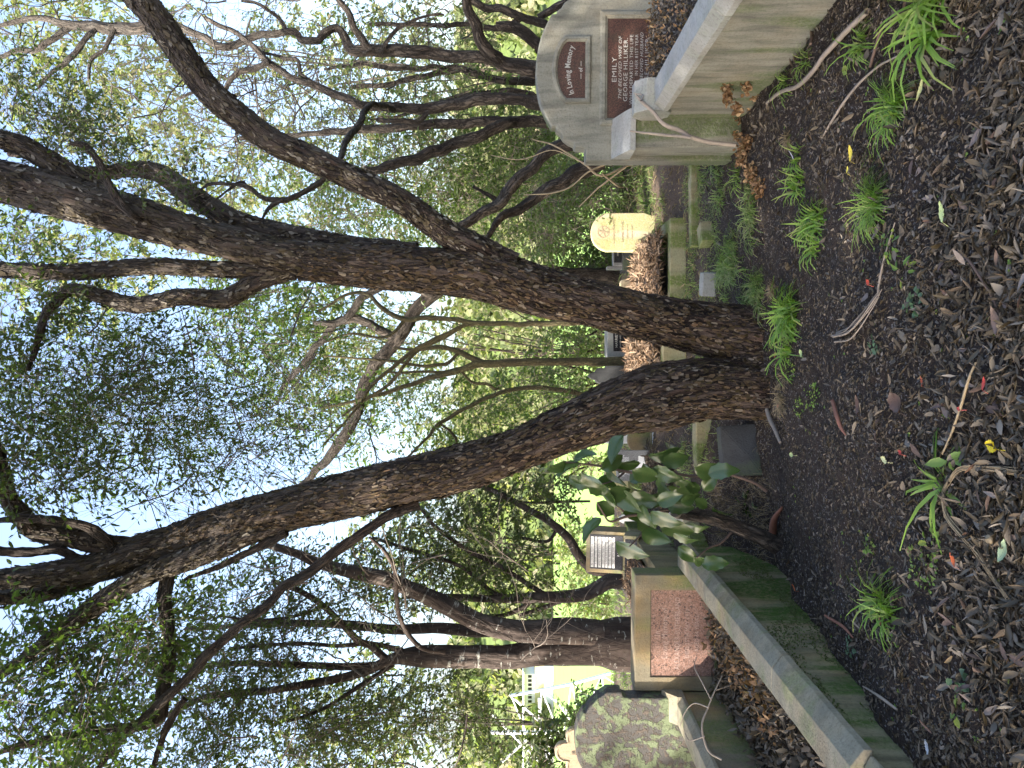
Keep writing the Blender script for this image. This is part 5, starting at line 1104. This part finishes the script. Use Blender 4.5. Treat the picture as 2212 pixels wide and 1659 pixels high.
weed('smaller bluish rosette beyond the larger one', 1895, 745, .035, 18, .02, 'weed_blue', 2)
weed('yellow green creeping weed patch in front of the trunks', 1715, 800, .07, 60, .016, 'weed', 3)
weed('second yellow green weed patch nearer the left trunk', 1765, 858, .08, 70, .015, 'weed', 4)
weed('tiny weed mat beside the orange stick', 1730, 880, .06, 50, .014, 'weed', 5)
weed('clover patch near the left grave', 2010, 1225, .09, 70, .017, 'weed', 6)
weed('two round seedlings beside the onion like clump', 2035, 1170, .04, 12, .024, 'weed', 7)
weed('small clover rosette left of the bare soil', 1882, 1178, .045, 30, .018, 'weed', 8)
weed('pair of broad green leaves behind the onion like clump', 2070, 994, .03, 6, .055, 'weed', 9, asp=.5)
weed('spiky seedling with long pale leaf', 1960, 585, .03, 8, .045, 'weed', 10, asp=.35)
weed('low green sprouts beside the blue green tuft', 1940, 530, .07, 40, .02, 'weed', 11)
weed('round sprouts tucked at the foot of the trunk fork', 1668, 745, .06, 26, .025, 'weed', 12)
weed('seedling with three large leaves near the stick', 1850, 152, .03, 6, .035, 'weed', 13)
weed('grey green herb at the near left', 2080, 1465, .03, 10, .03, 'weed_blue', 14)
weed('green seedling near the left grave wall', 1840, 1400, .04, 18, .022, 'weed_blue', 15)
weed('bright seedlings in the near corner', 2085, 1540, .04, 8, .03, 'weed', 16)
weed('leafy weeds growing at the foot of the glossy shrub', 1625, 1090, .07, 14, .075, 'leaf_big', 17, asp=.5)
rng = np.random.default_rng(77); m = MB()
for k in range(120):
    g = G(rng.uniform(1680, 2200), rng.uniform(0, 1659))
    if not free(g[0:1], g[1:2])[0]: continue
    n = 5; a = rng.random(n) * 6.3; D = np.stack([np.cos(a), np.sin(a), .3 + 0 * a], 1)
    leaf_mesh(m, np.repeat(g[None] + [0, 0, .006], n, 0), D, np.array([0, 0, 1.0]) + rng.normal(size=(n, 3)) * .4, .011, .007, .1, .1)
m.obj('seedlings', M['weed'], smooth=True, kind='stuff', label='scattered tiny green seedlings on the soil', cat='seedlings')

# ------------------------------------------------------------------ single leaves and sticks one can point at
def one_leaf(label, x, y, L, W, ang, col, seed=1, name='fallen_leaf', curl=.2, wavy=0, lift=.03):
    g = G(x, y); rng = np.random.default_rng(seed); V = []; F = []; nr, nc = 11, 5
    for i in range(nr):
        t = i / (nr - 1); w = (math.sin(PI * min(1, t * 1.02)) ** .75) * (1 + wavy * (1 if i % 2 else -1)) * W / 2
        for j in range(nc):
            s = (j - 2) / 2; V.append((L * (t - .5), s * w, lift + curl * L * ((t - .5) ** 2) * 1.4 + abs(s) * W * .16 * (1 + rng.normal() * .15) + rng.normal() * W * .008))
    for i in range(nr - 1):
        for j in range(nc - 1): a = i * nc + j; F.append((a, a + 1, a + nc + 1, a + nc))
    k = len(V); V += [(-L * .5, .0, lift + curl * L * .35), (-L * .5, .0015, lift + curl * L * .35), (-L * .68, .002, lift * .5), (-L * .68, -.001, lift * .5)]; F.append((k, k + 1, k + 2, k + 3))
    m = MB(); m.add(V, F)
    if isinstance(col, str): mt_ = M[col]
    else:
        kk = NT('leaf_' + name + str(seed)); mt_ = kk.done(kk.mix(kk.ramp(kk.noise(kk.coord(), 220, 2), [(.62, 0), (.68, 1)]), kk.mix(kk.noise(kk.coord(), 40), tuple(c * .85 for c in col), col), tuple(c * .35 for c in col)), .5)
    o = bpy.data.objects.new(name, m.mesh(name, mt_, True)); link(o, None, label, 'leaf'); o.location = (g[0], g[1], ground_z(g[0:1], g[1:2])[0]); o.rotation_euler = (rng.normal() * .12, rng.normal() * .12 , ang); return o
yl = (.55, .52, .2)
for a in [('long pale yellow scalloped leaf near the arched headstone grave', 2010, 192, .085, .034, -.5, (.52, .5, .2), 1, 'fallen_leaf', .15, .12),
          ('small bright yellow spotted curled leaf', 1858, 329, .075, .033, -.15, (.62, .5, .06), 2, 'fallen_leaf', .25, .1),
          ('little yellow curled scrap beside the spotted yellow leaf', 1851, 370, .035, .014, .1, (.6, .52, .08), 3),
          ('pale lemon green wavy leaf', 2072, 458, .085, .03, .25, (.5, .58, .24), 4, 'fallen_leaf', .1, .15),
          ('vivid yellow leaf with dark tip at the near edge', 2172, 962, .062, .04, 1.3, (.75, .58, .02), 5, 'fallen_leaf', .12, .08),
          ('narrow white curled leaf by the wiry tuft', 1724, 333, .085, .012, .3, (.45, .43, .48), 6),
          ('red curled leaf in the middle of the soil', 1901, 612, .04, .022, .8, (.5, .07, .03), 7), ('small red leaf beside the broad brown round leaf', 2011, 823, .04, .018, .2, (.3, .07, .03), 8),
          ('bright red leaf near the yellow twig', 2166, 833, .045, .018, .2, (.5, .06, .04), 9), ('red leaf crossing the yellow twig', 2109, 882, .03, .016, 1.4, (.42, .06, .05), 10),
          ('red leaf by the foot of the left trunk', 1688, 879, .035, .022, 1.2, (.5, .07, .05), 11), ('orange leaf below the dense grass tuft', 1684, 768, .05, .018, .3, (.55, .17, .03), 12),
          ('red leaf beside the pale yellow scrap', 1960, 979, .03, .018, 1.0, (.4, .05, .04), 13), ('orange brown leaf near the clover', 2086, 1206, .05, .02, .3, (.45, .1, .03), 14),
          ('pale yellow green leaf below the dense grass tuft', 1748, 765, .06, .03, .7, (.42, .5, .2), 15), ('pale lobed leaf scrap left of centre', 1722, 982, .05, .03, 1.5, (.42, .5, .22), 16, 'fallen_leaf', .1, .2),
          ('cream scrap of leaf in front of the wedge stone', 1926, 991, .05, .03, 1.2, (.55, .56, .3), 17, 'fallen_leaf', .1, .2), ('long tan curled leaf near the left grave', 2069, 1425, .075, .014, -.9, (.35, .22, .09), 18),
          ('broad round brown dead leaf', 1957, 868, .095, .075, .5, (.09, .055, .042), 19), ('folded brown dead leaf beside the broad round one', 1876, 873, .09, .036, .05, (.085, .05, .038), 20),
          ('large tan brown leaf near the bottom edge with pale underside', 2178, 690, .09, .035, .1, (.14, .095, .075), 21), ('grey brown papery leaf close to the lemon green one', 2125, 300, .085, .03, -.4, (.16, .12, .1), 22),
          ('orange leaf scrap by the left grave wall', 1728, 1266, .045, .022, .6, (.5, .12, .03), 23), ('pale green leaf lying at the bottom edge left', 2195, 1190, .08, .035, -.3, (.33, .42, .25), 24),
          ('silvery torn leaf in the near left corner', 2033, 1614, .05, .03, .4, (.4, .42, .45), 25, 'fallen_leaf', .2, .2), ('pale bark curl at the foot of the blue green tuft', 1893, 495, .10, .02, 1.5, (.24, .15, .12), 26)]:
    one_leaf(*a)
rng = np.random.default_rng(55); proto = []
for s in range(6):
    m = MB(); rich_leaf(m, np.zeros((1, 3)), np.array([[1.0, 0, 0]]), np.array([[0, 0, 1.0]]), np.array([.07]), np.array([.026]), rng, .8, .9)
    kk = NT('dead_leaf_%d' % s); c = [(.14, .1, .085), (.1, .062, .05), (.19, .155, .135), (.075, .05, .042), (.13, .075, .05), (.16, .125, .11)][s]
    proto.append(m.mesh('fallen_leaf', kk.done(kk.mix(kk.noise(kk.coord(), 60), tuple(v * .6 for v in c), tuple(v * 1.3 for v in c)), .6)))
x, y = scatter(150, 1.95, 3.2, rng, dens_big, 2.0)
for k in range(len(x)):
    o = bpy.data.objects.new('fallen_leaf', proto[k % 6]); link(o, None, 'curled brown dead leaf among the foreground leaf litter', 'leaf', 'curled brown leaves in the foreground litter')
    o.location = (x[k], y[k], float(ground_z(x[k:k + 1], y[k:k + 1])[0]) + .016); s = rng.uniform(.6, 1.15); o.scale = (s, s, s); o.rotation_euler = (rng.normal() * .4, rng.normal() * .4, rng.uniform(0, 6.3))
def stick(label, rows, mat='stick', lift=.012, seed=1, name='stick', cat='stick', lump=.25, d=None):
    pts = []
    for r in rows:
        g = G(r[0], r[1]) if d is None else P(r[0], r[1], d)
        dd = (g - EYE) @ FWD; zz = (ground_z(g[0:1], g[1:2])[0] + lift + r[2] / 2 / FOC * dd) if d is None else g[2]
        pts.append((g[0], g[1], zz, r[2] / 2 / FOC * dd))
    m = MB(); rg = np.random.default_rng(seed)
    if lump > .4:
        for q in range(9):
            of = rg.normal(size=3) * pts[0][3] * .8; of[2] = abs(of[2]) * .6; ph = rg.random() * 6
            tube(m, [(p[0] + of[0] * (1 + .5 * math.sin(ph + i)), p[1] + of[1] * (1 + .5 * math.cos(ph + i)), p[2] + of[2] - p[3] * .5, p[3] * .22) for i, p in enumerate(pts)], .012, 5, .2, q, .002)
    else: tube(m, pts, .012, 9, lump, seed, .003)
    return m.obj(name, M[mat], None, attr=True, label=label, cat=cat)
stick('thick pale weathered stick lying in front of the concrete wall', [(1885, 25, 14), (1850, 60, 13), (1800, 112, 12), (1775, 150, 11), (1735, 185, 10), (1700, 198, 9), (1663, 222, 7)], seed=1)
stick('thin straight pale stick in the leaf litter', [(1948, 120, 5), (1900, 150, 5), (1840, 215, 6), (1785, 297, 4)], seed=2)
stick('short reddish brown stick pointing at the concrete wall', [(1918, 60, 6), (1905, 100, 7), (1893, 146, 7)], 'stick_dark', seed=3)
stick('split orange brown stick left of centre', [(1806, 865, 8), (1818, 895, 9), (1828, 920, 8), (1836, 940, 3)], 'ply', seed=4)
stick('yellowish twig lying near the bottom edge', [(2125, 783, 5), (2118, 820, 6), (2095, 890, 6), (2062, 945, 5), (2043, 990, 4)], 'twig_tan', seed=5)
stick('pale grey stick end beside the left trunk foot', [(1655, 860, 7), (1668, 900, 9), (1685, 930, 8), (1693, 955, 6)], 'stick', seed=6)
stick('reddish curl of bark below the glossy shrub', [(1694, 1095, 4), (1688, 1120, 12), (1676, 1150, 14), (1664, 1180, 4)], 'ply', seed=7)
stick('forked silver twig by the left grave wall', [(1875, 1482, 3), (1905, 1498, 6), (1925, 1512, 7), (1948, 1532, 5)], seed=8)
stick('frayed bundle of dry bark fibre in the centre', [(1808, 724, 16), (1840, 715, 13), (1875, 690, 11), (1905, 655, 10), (1918, 635, 7)], 'stick', seed=9, lump=.6)
stick('thin dark twig curving beside the frayed bark', [(1950, 480, 3), (1925, 560, 4), (1912, 615, 5), (1905, 640, 3)], 'stick', seed=10)
stick('dark red twig near the left grave', [(1795, 1330, 5), (1825, 1352, 6), (1848, 1378, 3)], 'ply', seed=11)
stick('forked brown twig in the lower foreground', [(2085, 545, 3), (2120, 560, 5), (2150, 620, 5), (2180, 690, 4)], 'stick_dark', seed=12)
stick('brown stick crossing the grey wall foot leaves', [(1740, 45, 7), (1757, 70, 8), (1765, 95, 6)], 'stick_dark', seed=13)
stick('long dry strap leaf looping through the foreground', [(2212, 1020, 10), (2150, 1012, 11), (2091, 1014, 11), (2066, 1040, 8), (2058, 1073, 7), (2070, 1123, 11), (2120, 1191, 9), (2150, 1240, 5), (2182, 1295, 3)], 'twig_tan', seed=14, name='dry_strap_leaf', cat='leaf', lump=.5)
bl = empty('dead_branch', G(1578, 309), 'forked dead branch propped against the arched headstone wall', 'branch')
for k, rows in enumerate([[(1590, 312, 9), (1537, 307, 9), (1495, 297, 9), (1467, 281, 9), (1435, 268, 8), (1409, 240, 7), (1384, 217, 6), (1372, 202, 3)], [(1492, 298, 7), (1470, 295, 6), (1441, 293, 6), (1400, 287, 5), (1361, 283, 3)], [(1384, 217, 4), (1388, 205, 4), (1368, 200, 2)]]):
    m = MB(); tube(m, px_path(rows, 5.0, 5.12), .015, 9, .25, k, .004); m.obj('fork', M['stick'], bl, attr=True)
tw_ = empty('dead_twig', at(1560, 1600, 4.6), 'bare dead twig with small prongs standing in the left grave', 'twig')
for k, rows in enumerate([[(1560, 1640, 5), (1530, 1620, 5), (1517, 1570, 5), (1530, 1530, 4), (1545, 1490, 3), (1560, 1460, 2)], [(1530, 1528, 3), (1500, 1520, 3), (1480, 1540, 2), (1470, 1565, 2)], [(1535, 1510, 3), (1515, 1470, 3), (1500, 1440, 2), (1505, 1420, 1.5)], [(1522, 1590, 3), (1490, 1600, 2), (1480, 1585, 1.5)], [(1545, 1490, 2), (1575, 1480, 2), (1590, 1470, 1.5)]]):
    m = MB(); tube(m, px_path(rows, 4.4, 4.6), .02, 6, .1, k, .004); m.obj('fork', M['stick'], tw_, attr=True)
mu = empty('mushrooms', G(2163, 1165), 'pair of small tan mushrooms in the foreground soil', 'mushrooms')
for k, (x, y, r) in enumerate([(2163, 1165, .016), (2179, 1173, .010)]):
    g = G(x, y); g[2] = ground_z(g[0:1], g[1:2])[0]; m = MB(); tube(m, [(*g, r * .25), (g[0], g[1], g[2] + r * 1.2, r * .22)], .01, 8); m.obj('stalk', M['straw'], mu)
    m = MB(); tube(m, [(g[0], g[1], g[2] + r * .9, r * .9), (g[0], g[1], g[2] + r * 1.1, r), (g[0], g[1], g[2] + r * 1.5, r * .8), (g[0], g[1], g[2] + r * 1.75, r * .2)], .003, 14); m.obj('cap', M['twig_tan'], mu)
# seed pods: heaps of brown papery discs
def pods(label, pts, seed):
    rng = np.random.default_rng(seed); m = MB(); ms = MB(); g0 = G(*pts[0][:2]); e = empty('dried_seed_heads', g0, label, 'seed heads')
    for (x, y, r, n, h) in pts:
        g = G(x, y) if h <= 0 else P(x, y, h)
        c = g + unit(rng.normal(size=(n, 3))) * (rng.random((n, 1)) ** .5) * np.array([r, r, r * .6]) + np.array([0, 0, r * .5 if h <= 0 else 0])
        D = rng.normal(size=(n, 3)); L = rng.uniform(.022, .036, n); leaf_mesh(m, c, D, rng.normal(size=(n, 3)), L, L * .8, .25, .25)
        for q in range(5): tube(ms, [(*(g + [0, 0, -.02]), .002), (*(g + rng.normal(size=3) * r * .4), .0018), (*c[q % n], .001)], .03, 4)
    m.obj('pods', M['pod'], e, smooth=True, kind='stuff'); ms.obj('stalks', M['stick_dark'], e, kind='stuff')
pods('large drift of brown papery seed pods at the foot of the arched headstone', [(1602, 300, .07, 90, 0), (1615, 340, .08, 120, 0), (1635, 375, .08, 130, 0), (1650, 405, .07, 100, 0), (1600, 262, .06, 70, 0), (1625, 310, .07, 80, 0)], 1)
pods('upright cluster of brown seed pods against the concrete wall', [(1570, 190, .05, 50, 4.65), (1572, 215, .05, 50, 4.65), (1590, 235, .04, 40, 4.65), (1612, 190, .04, 40, 4.6), (1640, 200, .05, 60, 0), (1618, 228, .05, 50, 0)], 2)

# ------------------------------------------------------------------ shrub with large glossy leaves and a sawn stem
sb = empty('shrub', G(1660, 1165), 'shrub with large glossy leaves sprouting around a sawn off stem', 'shrub')
m = MB(); tube(m, px_path([(1680, 1180, 36), (1640, 1158, 33), (1590, 1138, 29), (1530, 1118, 27), (1462, 1107, 26)], 4.75, 4.7), .012, 26, .12, 3); m.obj('cut_stem', M['bark_bg'], sb, attr=True)
m = MB(); c0 = P(1461, 1107, 4.69); a0_ = P(1455, 1103, 4.66); tube(m, [(*c0, 13.5 / FOC * 4.7), (*(c0 * .9 + a0_ * .1), 13.3 / FOC * 4.7), (*(a0_ * .35 + c0 * .65), 12 / FOC * 4.7)], .003, 20); m.obj('cut_face', M['stick'], sb, attr=True)
for k, rows in enumerate([[(1530, 1118, 7), (1480, 1098, 6), (1451, 1100, 6), (1398, 1109, 6), (1357, 1115, 6), (1319, 1127, 5), (1304, 1109, 4), (1290, 1085, 3)], [(1357, 1115, 5), (1330, 1090, 4), (1310, 1070, 3)], [(1655, 1060, 7), (1625, 1040, 7), (1564, 1024, 6), (1500, 1030, 6), (1440, 1020, 6), (1386, 1024, 6), (1349, 1019, 6), (1292, 1006, 5), (1240, 1000, 4), (1215, 1000, 3)], [(1349, 1019, 5), (1330, 1035, 4), (1300, 1045, 3), (1280, 1030, 3)],
                          [(1440, 1020, 5), (1410, 990, 4), (1385, 985, 3)], [(1590, 1138, 6), (1560, 1170, 5), (1530, 1185, 4), (1505, 1205, 3)], [(1451, 1100, 5), (1400, 1140, 4), (1360, 1180, 3)], [(1500, 1110, 5), (1460, 1060, 4), (1430, 1050, 3)]]):
    m = MB(); tube(m, px_path(rows, 4.75, 4.5), .02, 7, .05, k, .003); m.obj('branch', M['stick_dark'], sb, attr=True)
lp = []
rng = np.random.default_rng(61)
for s in range(4):
    V = []; F = []; nr, nc = 13, 7
    for i in range(nr):
        t = i / (nr - 1); w = math.sin(PI * t ** .8) ** .8 * .25 * (1 + (.10 * (1 if (i + s) % 3 == 0 else -.5) if s in (1, 3) else 0)) + .003
        for j in range(nc):
            q = (j - 3) / 3; V.append((q * w, t, -.28 * t * t + abs(q) * w * .45 + .035 * math.sin(t * 9 + s * 2) * abs(q) + (.012 if j % 2 else 0)))
    for i in range(nr - 1):
        for j in range(nc - 1): a = i * nc + j; F.append((a, a + 1, a + nc + 1, a + nc))
    m = MB(); m.add(V, F); lp.append(m.mesh('leaf', M['leaf_big'], True))
def big_leaf(x, y, L, ax, ay, d=4.5):
    "leaf base at pixel, pointing along (ax, ay) in the photograph's upright sense: ax down, ay left"
    p = P(x, y, d); D = unit(-UPV * ax - RGT * ay + FWD * rng.uniform(-.6, .4)); N = unit(-FWD * rng.uniform(.3, 1.1) + UPV * rng.uniform(.4, 1.2) + rng.normal(size=3) * .3)
    S = unit(np.cross(D, N)); N = np.cross(S, D); o = bpy.data.objects.new('leaf', lp[int(rng.integers(0, 4))]); link(o, sb)
    l = L * 1.15 / FOC * d; Mx = Matrix(((S[0] * l * 1.15, D[0] * l, N[0] * l, p[0]), (S[1] * l * 1.15, D[1] * l, N[1] * l, p[1]), (S[2] * l * 1.15, D[2] * l, N[2] * l, p[2]), (0, 0, 0, 1)))
    o.matrix_parent_inverse = pm(sb).inverted(); o.matrix_basis = Mx
for a in [(1288, 1085, 50, .7, .5), (1305, 1070, 55, .9, -.1), (1330, 1060, 60, .5, .5), (1355, 1075, 62, .8, .1), (1395, 1075, 66, 1, .1), (1420, 1050, 60, .8, .4), (1375, 1125, 64, .9, .35), (1425, 1125, 66, .9, .4), (1455, 1150, 50, .9, .5), (1298, 1120, 55, -.6, .4), (1330, 1170, 66, .9, .5),
          (1480, 1050, 40, .8, .2), (1500, 1080, 36, .6, .3), (1470, 1085, 36, .9, -.2), (1540, 1095, 44, .7, .5), (1500, 1205, 44, .8, .4), (1515, 1220, 50, .8, -.2), (1250, 1000, 52, -.5, .1), (1310, 1000, 56, .3, .6), (1330, 1000, 60, .8, .2), (1255, 1020, 54, .7, .6), (1290, 1040, 58, .9, .2), (1240, 995, 48, .5, -.4), (1222, 1000, 40, -.6, .3),
          (1400, 985, 60, 1, -.1), (1390, 1000, 50, .6, .6), (1500, 1010, 68, 1, .2), (1530, 1025, 56, .9, -.3), (1460, 1030, 44, .8, .6), (1345, 940, 62, -.4, .5), (1420, 1030, 50, .4, .8), (1410, 1010, 56, .9, .5), (1385, 1090, 52, .3, .8), (1440, 1090, 50, 1, .1), (1310, 1050, 48, .2, .8), (1360, 1040, 50, .8, -.5), (1465, 1180, 46, .7, .6), (1520, 1060, 44, .3, -.6), (1270, 1045, 50, .8, .4), (1345, 1110, 56, .9, .1), (1365, 1015, 58, .8, .3), (1430, 1000, 52, .9, -.2), (1405, 1105, 60, .9, .5), (1320, 1095, 52, .4, -.5), (1450, 1065, 54, .9, .1), (1385, 1150, 56, .8, .3), (1475, 1130, 46, .9, .3), (1300, 1015, 50, .6, -.4), (1230, 1030, 46, .7, .4), (1420, 1085, 50, .6, -.3)]:
    big_leaf(a[0] , a[1], a[2], a[3], a[4], rng.uniform(4.4, 4.75))
# moss cushions on the left grave wall
rng = np.random.default_rng(71); n = 7000; yy = rng.uniform(-2.7, -.2, n); zz = rng.uniform(-.45, .1, n)
k = (fbm(yy * 2.4, zz * 5, 8, 4) > .54) & (zz < .12); yy, zz = yy[k], zz[k]; n = len(yy); m = MB()
D = rng.normal(size=(n, 3)) + np.array([.9, 0, -.5]); leaf_mesh(m, np.stack([np.full(n, .666), yy, zz], 1), D, rng.normal(size=(n, 3)) + [1, 0, 0.6], .012, .008, .2, .3)
link(bpy.data.objects.new('moss', m.mesh('moss', leafmat('wall_moss', [(.02, .045, .006), (.035, .075, .01), (.06, .1, .02)], .1, .8), False)), sg, kind='stuff')
